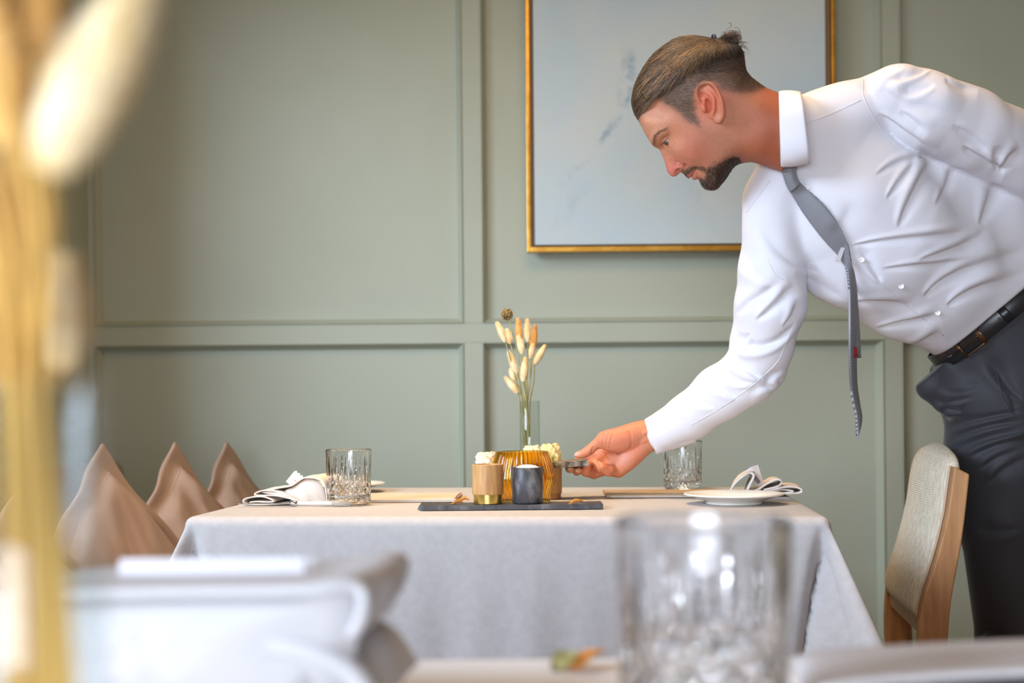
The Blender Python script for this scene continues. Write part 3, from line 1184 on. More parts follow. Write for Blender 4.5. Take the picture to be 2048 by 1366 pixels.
tube('handle', [(-1 * k_ * 2, 0, .0055), (40 * k_, 0, .0056), (80 * k_, 0, .0056), (110 * k_, .002, .0052)], [.0042, .0055, .0058, .0045], M['china'], kn, 12, (1, .75))
tube('collar', [(-10 * k_, 0, .0056), (-2 * k_, 0, .0056), (5 * k_, 0, .0056)], [.0050, .0066, .0050], M['steel'], kn, 14)
bm = bmesh.new()
bm_box(bm, -112 * k_, -8 * k_, -.009, .009, .0045, .0062, .0005, 1)
for v in bm.verts:
    if v.co.x < -60 * k_:
        v.co.y *= .35
link_bm('blade', bm, M['steel'], kn)


def tag_card(label, p, strips, rz, lean, m2, w=.03, h=.045, d=.0016, notch=True):
    t = thing('paper_sleeve', label, 'sleeve', p, rz, 'paper sleeves tucked into the napkins')
    for i in range(strips):
        n = 8
        vv, ff = [], []
        for s in (0, 1):
            for a in range(n + 1):
                x = -w / 2 + w * a / n
                z1 = h * (1 - .05 * i) + (.0035 * (a % 2) if notch and i == 0 else 0)
                for z in (0, h * .5, z1):
                    bend = .004 * (z / h) ** 2
                    vv.append((x + .006 * i * (z / h), lean * z + bend + i * .004 * (.3 + z / h) + s * .0007, z))
        q = (n + 1) * 3
        for a in range(n):
            for b2 in range(2):
                e = a * 3 + b2
                ff.append((e, e + 3, e + 4, e + 1))
                ff.append((q + e, q + e + 1, q + e + 4, q + e + 3))
            for b2 in (0, 2):
                e = a * 3 + b2
                ff.append((e, e + 3, q + e + 3, q + e))
        for a in (0, n):
            for b2 in range(2):
                e = a * 3 + b2
                ff.append((e, e + 1, q + e + 1, q + e))
        bm = bmesh.new()
        bv = [bm.verts.new(v) for v in vv]
        for f_ in ff:
            bm.faces.new([bv[z] for z in f_])
        link_bm('paper_leaf', bm, M['paper'], t)
    return t


# left sleeve: a slanting paper band with a faint printed line
lc = P(583, 972, ND + .03)
sv = tag_card('white paper sleeve with notched top and a faint red line, tucked into the left napkin', lc, 2, 0, .15, None, .030, .027)
sv.rotation_euler = (0, math.radians(38), 0)
box('printed_line', -.004, .009, -.0016, -.0006, .0125, .0138, M['red_print'], sv).rotation_euler = (-.15, 0, 0)

cp = P(1480, 1000, 2.56)


def plate(label, x, y, z, r, grp='cream side plates'):
    t = thing('side_plate', label, 'plate', (x, y, z), 0, grp)
    fr = r * .56
    prof = [(0, .0035), (fr - .006, .0035), (fr - .004, 0), (fr, 0), (fr + .002, .005), (r * .80, .0125), (r * .985, .0175), (r, .0192), (r * .995, .0205), (r * .97, .0202), (r * .80, .0158), (r * .66, .0105), (r * .55, .0088), (0, .0086)]
    lathe('plate_body', [tuple(q) for q in catmull(prof, 3)], M['china'], t, 96)
    return t


_p = T(1478, 1012)
plate('cream side plate on a raised foot in front of the right napkin', _p.x, _p.y + .056, TZ + .001, .099)
_p = T(683, 985)
plate('cream side plate behind the left tumbler, only its rim in view', _p.x, _p.y + .02, TZ + .001, .100)

ND2 = 2.69
nap2 = thing('napkin', 'cream linen napkin rolled into loops behind the right side plate', 'napkin', (P(1522, 1000, ND2).x, ND2 - .03, TZ + .001), 0, 'folded cream napkins')
yb = 996
cloth_ribbon('cloth_fold', nk([(1463, 992), (1472, 975), (1484, 961), (1498, 952), (1507, 951), (1509, 958), (1501, 975), (1494, 992)], 1530, yb, ND2), .12, .0042, M['napkin'], nap2, 0, .02, 5)
cloth_ribbon('cloth_fold', nk([(1500, 990), (1520, 983), (1538, 972), (1553, 965), (1565, 968), (1562, 976), (1545, 981), (1532, 984), (1548, 983), (1575, 978), (1595, 979), (1604, 986), (1597, 991), (1560, 992), (1500, 993)], 1530, yb, ND2), .12, .0036, M['napkin'], nap2, .004, .02, 6)
cloth_ribbon('cloth_fold', nk([(1530, 990), (1560, 985), (1580, 984), (1592, 987), (1580, 990), (1540, 991)], 1530, yb, ND2), .12, .0030, M['napkin'], nap2, .006, .02, 7)
rc = P(1523, 972, ND2 + .02)
sv2 = tag_card('white paper sleeve of several leaves standing slanted out of the right napkin', rc, 4, 0, .05, None, .016, .046, notch=False)
sv2.rotation_euler = (0, math.radians(-36), 0)
box('printed_line', -.004, .004, -.0014, -.0004, .008, .026, M['grey_print'], sv2)


def menu(label, x0, x1, d0, d1, rz, m):
    t = thing('menu_folder', label, 'menu', (x0, d0, TZ + .001), rz, 'leather menu folders')
    w, dd = x1 - x0, d1 - d0
    box('cover', 0, w, 0, dd, .0042, .0062, m, t, .0008)
    box('cover', 0, w, 0, dd, .0004, .0020, m, t, .0006)
    box('pages', .004, w - .003, .002, dd - .002, .0020, .0042, M['paper'], t)
    tube('spine', [(.001, 0, .0033), (.001, dd, .0033)], .0032, m, t, 12)
    n = 40
    items = []
    for i in range(n):
        x = .006 + (w - .012) * i / n
        items.append(([(x, .003, .0063), (x + (w - .012) / n * .6, .003, .0063), (x + (w - .012) / n * .6, .0036, .0065), (x, .0036, .0065)], [(0, 1, 2, 3)]))
    v, f = join_data(items)
    link_mesh('stitching', v, f, M['china'], t)
    return t


_p, _q = T(1220, 1001), T(1470, 999)
menu('tan leather menu folder lying right of the tray, its end under the side plate', _p.x, _q.x, 2.665, 2.84, TR * .2, M['leather'])
_p, _q = T(690, 1003), T(914, 1002)
menu('beige menu folder with white pages lying between the left tumbler and the petals', _p.x, _q.x, 2.60, 2.80, TR * .3, mat('beige_leather', S(214, 200, 178), .55))

# ------------------------------------------------------------------ chair
CPH = math.radians(8.0)
CD = 2.47
cF, cL = Vector((-math.cos(CPH), math.sin(CPH), 0)), Vector((math.sin(CPH), math.cos(CPH), 0))
c0 = P(1870, 1300, CD)
corg = Vector((c0.x, c0.y, 0))
chair = thing('dining_chair', 'oak dining chair with cream tweed back, right of the table in front of the waiter', 'chair', corg, 0)


def cpt(px, py):
    """(forward, height) in the chair's side plane of what is seen at a pixel of its near post"""
    p = P(px, py, CD)
    s = (p - corg).x / cF.x
    p = P(px, py, CD + s * cF.y)
    return ((p - corg).x / cF.x, p.z)


front = [cpt(*q) for q in ((1909, 933), (1903, 975), (1896, 1027), (1885, 1076), (1873, 1119), (1862, 1152), (1851, 1182), (1843, 1215), (1838, 1249), (1835, 1300))]
back = [cpt(*q) for q in ((1940, 949), (1936, 985), (1930, 1040), (1922, 1097), (1914, 1140), (1908, 1172), (1903, 1201), (1899, 1240), (1897, 1270), (1895, 1305))]
front += [(front[-1][0] + .000, .44), (front[-1][0] - .004, .25), (front[-1][0] - .030, 0)]
back += [(back[-1][0] - .002, .44), (back[-1][0] - .012, .25), (back[-1][0] - .040, 0)]


def c3(s, z, l):
    return cF * s + cL * l + Vector((0, 0, z))


def post(l0, l1):
    bm = bmesh.new()
    ra = []
    for l in (l0, l1):
        ra.append(([bm.verts.new(c3(s, z, l)) for s, z in front], [bm.verts.new(c3(s, z, l)) for s, z in back]))
    n = len(front)
    for i in range(n - 1):
        for k in (0, 1):
            bm.faces.new((ra[k][0][i], ra[k][0][i + 1], ra[k][1][i + 1], ra[k][1][i]))
        for q in (0, 1):
            bm.faces.new((ra[0][q][i], ra[1][q][i], ra[1][q][i + 1], ra[0][q][i + 1]))
    for i in (0, n - 1):
        bm.faces.new((ra[0][0][i], ra[0][1][i], ra[1][1][i], ra[1][0][i]))
    bmesh.ops.recalc_face_normals(bm, faces=bm.faces)
    ee = [e for e in bm.edges if len(e.link_faces) == 2 and e.calc_face_angle(0) > .6]
    bmesh.ops.bevel(bm, geom=ee, offset=.0035, segments=3, profile=.5, affect='EDGES')
    return link_bm('back_post', bm, M['chair_wood'], chair)


CWD = .44
post(0, .028)
post(CWD - .028, CWD)


def interp(tab, z):
    zs = [q[1] for q in tab]
    return float(np.interp(z, zs[::-1], [q[0] for q in tab][::-1]))


z_lo, z_hi = cpt(1840, 1240)[1], front[0][1]
# upholstered back panel: arched top, full front
nu, nv = 36, 48
vv, ff = [], []
for side in (0, 1):
    for i in range(nu + 1):
        u = i / nu
        for j in range(nv + 1):
            v = j / nv
            arch = .036 * (math.sin(math.pi * u) ** .6) + .004
            z = z_lo + (z_hi + arch - z_lo) * v
            zc_ = min(z, z_hi + .002)
            sf = interp(front, zc_)
            sb = interp(back, zc_)
            e = (1 - abs(2 * u - 1) ** 5) ** .6 * (1 - abs(2 * v - 1) ** 9) ** .6
            f0 = sf - .002 + (.020 + .012 * math.sin(math.pi * u)) * e
            b0 = sb + .016 - .014 * e
            if z > z_hi:
                k = (z - z_hi) / .05
                f0 -= .010 * k
            s = f0 if side == 0 else min(b0, f0 - .004)
            vv.append(c3(s, z, .030 + (CWD - .060) * u))
n1 = (nu + 1) * (nv + 1)
for side in (0, 1):
    for i in range(nu):
        for j in range(nv):
            a = side * n1 + i * (nv + 1) + j
            q = (a, a + 1, a + nv + 2, a + nv + 1)
            ff.append(q if side else q[::-1])
for i in range(nu):
    for j in (0, nv):
        a = i * (nv + 1) + j
        ff.append((a, a + nv + 1, n1 + a + nv + 1, n1 + a))
for j in range(nv):
    for i in (0, nu):
        a = i * (nv + 1) + j
        ff.append((a, a + 1, n1 + a + 1, n1 + a))
bm = bmesh.new()
bv = [bm.verts.new(q) for q in vv]
for q in ff:
    bm.faces.new([bv[i] for i in q])
link_bm('back_cushion', bm, M['upholstery'], chair, True)
for u in (.0, 1.0):
    pts = []
    for k in range(40):
        z = z_lo + (z_hi - z_lo) * k / 39
        pts.append(c3(interp(front, z) + .002, z, .031 + (CWD - .062) * u))
    tube('piping', pts, .0028, M['piping'], chair, 6)
bm = bmesh.new()
sm_ = interp(front, z_lo)
for (a, b_) in ((0, 1),):
    bm_box(bm, 0, 1, 0, 1, 0, 1)
    for v in bm.verts:
        v.co = c3(sm_ - .030 + .024 * v.co.x, z_lo - .034 + .036 * v.co.z, .026 + (CWD - .052) * v.co.y)
link_bm('back_rail', bm, M['chair_wood'], chair)


def cbox(nm, s0, s1, l0, l1, z0, z1, m, bev=.004, sg=2):
    bm = bmesh.new()
    bm_box(bm, s0, s1, l0, l1, z0, z1, bev, sg)
    for v in bm.verts:
        v.co = c3(v.co.x, v.co.z, v.co.y)
    return link_bm(nm, bm, m, chair, False)


s0 = front[-3][0]
cbox('seat_cushion', s0 - .01, s0 + .40, .01, CWD - .01, .325, .375, M['upholstery'], .018, 4)
cbox('seat_frame', s0 - .02, s0 + .40, .012, CWD - .012, .285, .325, M['chair_wood'])
for l in (.0, CWD - .036):
    cbox('front_leg', s0 + .36, s0 + .396, l + .001, l + .035, 0, .285, M['chair_wood'])

# ------------------------------------------------------------------ the blurred table in front of the camera
make_table('foreground_table', 'dining table under a white cloth along the bottom of the view, mostly out of frame', 'white tablecloth on the foreground table in front of the lens',
           (-.62, .06, TZ), 0.0, 1.45, .93, .275, 1.0, 'white_cloth')

fn = thing('napkin', 'large blurred white napkin rolled on the foreground table, left of centre', 'napkin', (-.21, .72, TZ + .001), 0, 'napkins on the foreground table')
k7 = .00030


def fk(pts):
    return [((x - 425) * k7, (1470 - y) * k7 + .002) for x, y in pts]


cloth_ribbon('cloth_fold', fk([(760, 1440), (400, 1470), (90, 1466), (30, 1440), (20, 1380), (26, 1290), (60, 1235), (180, 1214), (420, 1210), (700, 1204), (800, 1192), (836, 1206), (834, 1250), (815, 1290)]), .13, .006, M['white_napkin'], fn, 0, .01, 8)
cloth_ribbon('cloth_fold', fk([(850, 1440), (790, 1350), (640, 1300), (300, 1275), (110, 1280), (60, 1330), (90, 1400), (300, 1420), (600, 1410), (700, 1400)]), .12, .012, M['white_napkin'], fn, .002, .01, 9)
cloth_ribbon('cloth_fold', fk([(80, 1340), (300, 1330), (560, 1345), (720, 1380), (560, 1395), (300, 1375), (90, 1370)]), .11, .012, M['white_napkin'], fn, .006, .01, 12)
cloth_panel('cloth_fold', fk([(780, 1440), (400, 1466), (90, 1462), (34, 1436), (24, 1380), (32, 1290), (66, 1240), (180, 1220), (420, 1216), (700, 1210), (800, 1200), (826, 1225), (822, 1290), (806, 1370)]), .012, .016, M['white_napkin'], fn)
fc = P(420, 1205, .79)
sv3 = tag_card('blurred white paper sleeve lying along the foreground napkin', fc, 2, 0, .1, None, .118, .027, notch=False)
_p = T(430, 1560)
plate('white side plate under the foreground napkin, mostly below the frame', -.21, .775, TZ + .0005, .12, 'plates on the foreground table').scale = (1, 1, .35)
fn.location.z = fn.location.z + .0078

fd = P(1160, 1322, .955)
pet = petal('blurred orange dried petal on the far edge of the foreground table', 1172, 1312, M['petal'], 21, .034, .022, .0, .4, .5)
pet.location = (P(1172, 1322, .93).x, .93, TZ + .0015)
pet2 = petal('blurred green dried leaf beside the orange petal on the foreground table', 1125, 1312, M['stem'], 22, .030, .018, .0, 1.0, .4)
pet2.location = (P(1128, 1322, .93).x, .935, TZ + .0015)
fn2 = thing('napkin', 'blurred white napkin at the right end of the foreground table', 'napkin', (P(1850, 1400, .86).x, .80, TZ + .001), 0, 'napkins on the foreground table')
cloth_ribbon('cloth_fold', [(-.085, .002), (-.09, .008), (-.075, .016), (0, .022), (.10, .024), (.16, .022), (.17, .012), (.15, .003), (.0, .002)], .10, .004, M['white_napkin'], fn2, 0, .01, 10)

# tall vase of dried grasses right in front of the lens
FD = .39
fx = P(62, 900, FD).x
fvase = glass_vase('tall_vase', 'blurred clear vase of golden dried grasses at the left edge, close to the lens', fx, FD, .205, .0225)
froot = Vector((fx, FD, TZ + .001))
FT = [((95, 345), (300, -70), .40, .0165, 'tail', .02), ((128, 735), (132, 530), .53, .0125, 'tail', .008), ((30, 300), (-20, -60), .46, .015, 'tail_gold', .012),
      ((10, 560), (30, 330), .42, .013, 'tail_gold', .012), ((-30, 760), (-10, 500), .46, .013, 'tail_gold', .01), ((70, 220), (90, -100), .47, .012, 'tail_gold', .012)]
for i, (b_, tp, d_, r_, mm, h_) in enumerate(FT):
    so, pts = vase_stem(b_, d_, (55 + 8 * (i - 3), 815), -.012 + .004 * i, .0013, M['stem_gold'], fvase, froot)
    p0, p1 = P(b_[0], b_[1], d_), P(tp[0], tp[1], d_)
    fluff((p1 - p0).length, r_, M[mm], fvase, p0 - froot, p1 - p0, 80 + i, 900, hl=.010, hr=.0004)
for i in range(11):
    x = -90 + 18 * i
    vase_stem((x - 10 + 4 * (i % 3), 120 + 60 * (i % 5)), FD + .01 * (i % 4), (8 + 9 * i, 815), -.016 + .003 * i, .0011, M['stem_gold'], fvase, froot)

# ================================================================== the waiter
class Frame:
    """a rigid frame standing square to the line of sight: x right, y down, w towards the viewer, unit = one photo pixel at that depth"""

    def __init__(s, px, py, d):
        s.c = np.array([px, py], float)
        s.O = np.array(P(px, py, d))
        eye = np.array([0, 0, ZC])
        ew = eye - s.O
        s.dist = np.linalg.norm(ew)
        s.ew = ew / s.dist
        dn = -np.array([_sr, 0, _cr])
        s.ey = dn - s.ew * dn.dot(s.ew)
        s.ey /= np.linalg.norm(s.ey)
        s.ex = np.cross(s.ew, s.ey) * -1
        if s.ex[0] < 0:
            s.ex = -s.ex
        a = np.array(P(px + 1, py, d)) - s.O
        s.k = abs(a.dot(s.ex)) * 1.0
        s.D = s.dist / s.k

    def q(s, px, py, w=0.0):
        f = (s.D - w) / s.D
        return np.array([s.c[0] + (px - s.c[0]) * f, s.c[1] + (py - s.c[1]) * f, w])

    def inv(s, p):
        r = np.asarray(p, float) - s.O
        return np.stack([s.c[0] + r @ s.ex / s.k, s.c[1] + r @ s.ey / s.k, r @ s.ew / s.k], -1)

    def at(s, px, py, d):
        return s.inv(np.array(P(px, py, d)))

    def world(s, v):
        v = np.asarray(v, float)
        return s.O + s.k * ((v[..., 0:1] - s.c[0]) * s.ex + (v[..., 1:2] - s.c[1]) * s.ey + v[..., 2:3] * s.ew)


class Field:
    """a sampled signed distance field with local, smooth operations"""

    def __init__(s, lo, hi, h):
        s.lo, s.h = np.array(lo, float), float(h)
        s.n = (np.ceil((np.array(hi, float) - s.lo) / h) + 1).astype(int)
        s.F = np.full(s.n, 60.0, np.float32)

    def block(s, lo, hi):
        a = np.clip(np.floor((np.array(lo) - s.lo) / s.h).astype(int), 0, s.n)
        b = np.clip(np.ceil((np.array(hi) - s.lo) / s.h).astype(int) + 1, 0, s.n)
        ax = [(s.lo[i] + s.h * np.arange(a[i], b[i])).astype(np.float32) for i in range(3)]
        return tuple(slice(a[i], b[i]) for i in range(3)), ax[0][:, None, None], ax[1][None, :, None], ax[2][None, None, :]

    def op(s, lo, hi, fn, k, mode='add', pad=4.0):
        m = k + pad + 2 * s.h
        sl, X, Y, W = s.block(np.array(lo) - m, np.array(hi) + m)
        if min(x.stop - x.start for x in sl) <= 0:
            return
        d = fn(X, Y, W)
        f = s.F[sl]
        if mode == 'add':
            h = np.maximum(k - np.abs(f - d), 0) / max(k, 1e-6)
            s.F[sl] = np.minimum(f, d) - h * h * (k / 4)
        elif mode == 'cut':
            d = -d
            h = np.maximum(k - np.abs(f - d), 0) / max(k, 1e-6)
            s.F[sl] = np.maximum(f, d) + h * h * (k / 4)

    def cone(s, a, b, ra, rb, k=8.0, mode='add', ws=1.0):
        """tapered capsule a-b; ws squeezes its section along w"""
        a, b = np.array(a, float), np.array(b, float)
        R_ = max(ra, rb)

        def fn(X, Y, W):
            z0 = (a[2] + b[2]) / 2
            ba = b - a
            ba2 = ba.copy()
            ba2[2] /= ws
            px, py, pw = X - a[0], Y - a[1], (W - a[2]) / ws
            t = np.clip((px * ba2[0] + py * ba2[1] + pw * ba2[2]) / max(1e-9, ba2.dot(ba2)), 0, 1)
            d = np.sqrt((px - t * ba2[0]) ** 2 + (py - t * ba2[1]) ** 2 + (pw - t * ba2[2]) ** 2)
            return (d - (ra + (rb - ra) * t)) * min(1.0, ws ** .5)
        s.op(np.minimum(a, b) - R_, np.maximum(a, b) + R_, fn, k, mode)

    def ell(s, c, r, k=8.0, mode='add', ang=0.0, rot=None):
        """ellipsoid; ang turns it in the picture plane (degrees, x towards y); rot: full 3x3 with axes as rows"""
        c, r = np.array(c, float), np.array(r, float)
        if rot is None:
            t = math.radians(ang)
            rot = np.array([[math.cos(t), math.sin(t), 0], [-math.sin(t), math.cos(t), 0], [0, 0, 1]])
        ext = np.sqrt(((rot * r[:, None]) ** 2).sum(0))

        def fn(X, Y, W):
            x, y, w = X - c[0], Y - c[1], W - c[2]
            p = [(rot[i, 0] * x + rot[i, 1] * y + rot[i, 2] * w) / r[i] for i in range(3)]
            k0 = np.sqrt(p[0] ** 2 + p[1] ** 2 + p[2] ** 2)
            k1 = np.sqrt((p[0] / r[0]) ** 2 + (p[1] / r[1]) ** 2 + (p[2] / r[2]) ** 2)
            return k0 * (k0 - 1) / np.maximum(k1, 1e-6)
        s.op(c - ext, c + ext, fn, k, mode)

    def path(s, pts, rads, k=4.0, mode='add', sub=4):
        c = catmull(pts, sub)
        r = np.interp(np.linspace(0, len(pts) - 1, len(c)), range(len(pts)), rads)
        for i in range(len(c) - 1):
            s.cone(c[i], c[i + 1], r[i], r[i + 1], k, mode)

    def sample(s, pts):
        g = np.clip((np.asarray(pts, float) - s.lo) / s.h, 0, s.n - 1.001)
        i = g.astype(int)
        f = g - i
        out = 0
        for dx in (0, 1):
            for dy in (0, 1):
                for dz in (0, 1):
                    wt = (f[:, 0] if dx else 1 - f[:, 0]) * (f[:, 1] if dy else 1 - f[:, 1]) * (f[:, 2] if dz else 1 - f[:, 2])
                    out = out + wt * s.F[i[:, 0] + dx, i[:, 1] + dy, i[:, 2] + dz]
        return out

    def grad(s, pts, e=None):
        e = e or s.h
        pts = np.asarray(pts, float)
        g = np.stack([s.sample(pts + np.eye(3)[i] * e) - s.sample(pts - np.eye(3)[i] * e) for i in range(3)], 1)
        return g / (np.linalg.norm(g, axis=1)[:, None] + 1e-9)

    def front(s, x, y):
        """w of the surface nearest the viewer over (x, y)"""
        x, y = np.atleast_1d(x).astype(float), np.atleast_1d(y).astype(float)
        ws = s.lo[2] + s.h * np.arange(s.n[2])
        out = np.full(len(x), np.nan)
        for i in range(len(x)):
            v = s.sample(np.stack([np.full_like(ws, x[i]), np.full_like(ws, y[i]), ws], 1))
            k = np.where(v < 0)[0]
            if len(k) and k[-1] + 1 < len(ws):
                j = k[-1]
                out[i] = ws[j] + s.h * v[j] / (v[j] - v[j + 1])
        return out

    def mesh(s, smooth=2):
        F = s.F
        ins = F < 0
        nx, ny, nz = F.shape
        cnt = np.zeros((nx - 1, ny - 1, nz - 1), np.uint8)
        for dx in (0, 1):
            for dy in (0, 1):
                for dz in (0, 1):
                    cnt += ins[dx:nx - 1 + dx, dy:ny - 1 + dy, dz:nz - 1 + dz]
        act = (cnt > 0) & (cnt < 8)
        I = np.argwhere(act)
        idx = np.full(act.shape, -1, np.int64)
        idx[act] = np.arange(len(I))
        acc = np.zeros((len(I), 3))
        num = np.zeros(len(I))
        cor = [(0, 0, 0), (1, 0, 0), (0, 1, 0), (1, 1, 0), (0, 0, 1), (1, 0, 1), (0, 1, 1), (1, 1, 1)]
        val = [F[I[:, 0] + c[0], I[:, 1] + c[1], I[:, 2] + c[2]].astype(float) for c in cor]
        for a in range(8):
            for b in range(a + 1, 8):
                ca, cb = np.array(cor[a]), np.array(cor[b])
                if abs(ca - cb).sum() != 1:
                    continue
                va, vb = val[a], val[b]
                m = (va < 0) != (vb < 0)
                t = va[m] / (va[m] - vb[m])
                acc[m] += ca + (cb - ca) * t[:, None]
                num[m] += 1
        V = I + acc / num[:, None]
        quads = []
        for ax in range(3):
            o = [0, 0, 0]
            o[ax] = 1
            A = ins[:nx - o[0], :ny - o[1], :nz - o[2]]
            B = ins[o[0]:, o[1]:, o[2]:]
            u, v = (ax + 1) % 3, (ax + 2) % 3
            E = np.argwhere(A != B)
            lim = np.array(act.shape)
            E = E[(E[:, u] > 0) & (E[:, v] > 0) & (E[:, u] < lim[u]) & (E[:, v] < lim[v]) & (E[:, ax] < lim[ax])]
            eu, ev = np.zeros(3, int), np.zeros(3, int)
            eu[u], ev[v] = 1, 1
            q = np.stack([idx[tuple((E - eu - ev).T)], idx[tuple((E - ev).T)], idx[tuple(E.T)], idx[tuple((E - eu).T)]], 1)
            fl = ~A[tuple(E.T)]
            q[fl] = q[fl][:, ::-1]
            quads.append(q)
        Q = np.concatenate(quads)
        V = s.lo + s.h * V
        if smooth:
            e = np.concatenate([Q[:, [0, 1]], Q[:, [1, 2]], Q[:, [2, 3]], Q[:, [3, 0]]])
            deg = np.bincount(e[:, 0], minlength=len(V)) + np.bincount(e[:, 1], minlength=len(V))

            def lap(V):
                out = np.empty_like(V)
                for i in range(3):
                    out[:, i] = np.bincount(e[:, 0], V[e[:, 1], i], len(V)) + np.bincount(e[:, 1], V[e[:, 0], i], len(V))
                return out / np.maximum(deg, 1)[:, None]
            for _ in range(smooth):
                V = V + .55 * (lap(V) - V)
                V = V - .50 * (lap(V) - V)
        return V, Q


def project(p):
    """photo pixel of world points"""
    p = np.asarray(p, float)
    a = p[:, 0] * _cr - (p[:, 2] - ZC) * _sr
    b = p[:, 0] * _sr + (p[:, 2] - ZC) * _cr
    return CX + FPX * a / p[:, 1], HY - FPX * b / p[:, 1]


def poly_inside(px, py, poly):
    poly = np.asarray(poly, float)
    c = np.zeros(np.shape(px), bool)
    j = len(poly) - 1
    for i in range(len(poly)):
        xi, yi, xj, yj = poly[i, 0], poly[i, 1], poly[j, 0], poly[j, 1]
        c ^= ((yi > py) != (yj > py)) & (px < (xj - xi) * (py - yi) / (yj - yi + 1e-12) + xi)
        j = i
    return c


def poly_dist(px, py, poly):
    """signed distance to a closed polygon, negative inside"""
    poly = np.asarray(poly, float)
    d = np.full(np.shape(px), 1e9)
    for i in range(len(poly)):
        a, b = poly[i - 1], poly[i]
        ab = b - a
        t = np.clip(((px - a[0]) * ab[0] + (py - a[1]) * ab[1]) / (ab.dot(ab) + 1e-9), 0, 1)
        d = np.minimum(d, np.hypot(px - a[0] - t * ab[0], py - a[1] - t * ab[1]))
    return np.where(poly_inside(px, py, poly), -d, d)


def line_dist(px, py, pts):
    d = np.full(np.shape(px), 1e9)
    for i in range(len(pts) - 1):
        a, b = np.array(pts[i], float), np.array(pts[i + 1], float)
        ab = b - a
        t = np.clip(((px - a[0]) * ab[0] + (py - a[1]) * ab[1]) / (ab.dot(ab) + 1e-9), 0, 1)
        d = np.minimum(d, np.hypot(px - a[0] - t * ab[0], py - a[1] - t * ab[1]))
    return d


class Relief:
    """squared half-thickness of a symmetric body over its side view, interpolated between given points"""

    def __init__(s, pts):
        p = np.array(pts, float)
        s.p = p[:, :2] / 100.0
        v = p[:, 2] ** 2 * np.sign(p[:, 2])
        n = len(p)
        A = np.zeros((n + 3, n + 3))
        A[:n, :n] = s.ker(s.p, s.p) + np.eye(n) * 1e-5
        A[:n, n] = 1
        A[:n, n + 1:] = s.p
        A[n:, :n] = A[:n, n:].T
        s.w = np.linalg.solve(A, np.concatenate([v, np.zeros(3)]))

    @staticmethod
    def ker(a, b):
        r2 = ((a[:, None, :] - b[None, :, :]) ** 2).sum(2)
        return np.where(r2 > 1e-12, .5 * r2 * np.log(r2 + 1e-12), 0)

    def __call__(s, x, y):
        sh = np.broadcast(x, y).shape
        q = np.stack([np.broadcast_to(x, sh).ravel(), np.broadcast_to(y, sh).ravel()], 1) / 100.0
        out = np.empty(len(q))
        for i in range(0, len(q), 20000):
            c = q[i:i + 20000]
            out[i:i + 20000] = s.ker(c, s.p) @ s.w[:-3] + s.w[-3] + c @ s.w[-2:]
        return out.reshape(sh)


# ------------------------------------------------------------------ the head
HF = Frame(1400, 215, 2.40)
SKIN_LINE = [(1268, 215), (1276, 238), (1282, 250), (1287.5, 261), (1294, 272), (1301, 284), (1307, 290), (1315, 294), (1321, 302), (1325, 312), (1328.5, 322), (1331.5, 332.5),
             (1336, 344.5), (1342.5, 350.5), (1350.5, 350.5), (1356, 346.8), (1361.5, 343.5), (1366, 346), (1371, 350.5), (1376, 351.5), (1380.5, 352.5), (1384, 350.3),
             (1387.5, 355), (1392.5, 356.8), (1396.5, 358.5), (1402, 366), (1409, 374), (1421, 378), (1433, 376), (1447, 363), (1458, 348), (1468, 335), (1478, 329), (1490, 327.5),
             (1504, 327), (1519, 331), (1533, 336), (1560, 346), (1600, 362), (1650, 385)]
BACK_LINE = [(1650, 212), (1600, 203), (1557, 192), (1540, 185), (1526, 178), (1512, 168), (1500, 158), (1491.5, 146), (1487.5, 128), (1484, 110), (1474, 97), (1458, 88), (1440, 83), (1420, 81),
             (1398, 81), (1374, 81), (1353, 85), (1328, 98), (1306, 117), (1288, 142), (1275, 168), (1268, 192)]
pts = [(x, y, 0) for x, y in SKIN_LINE + BACK_LINE]
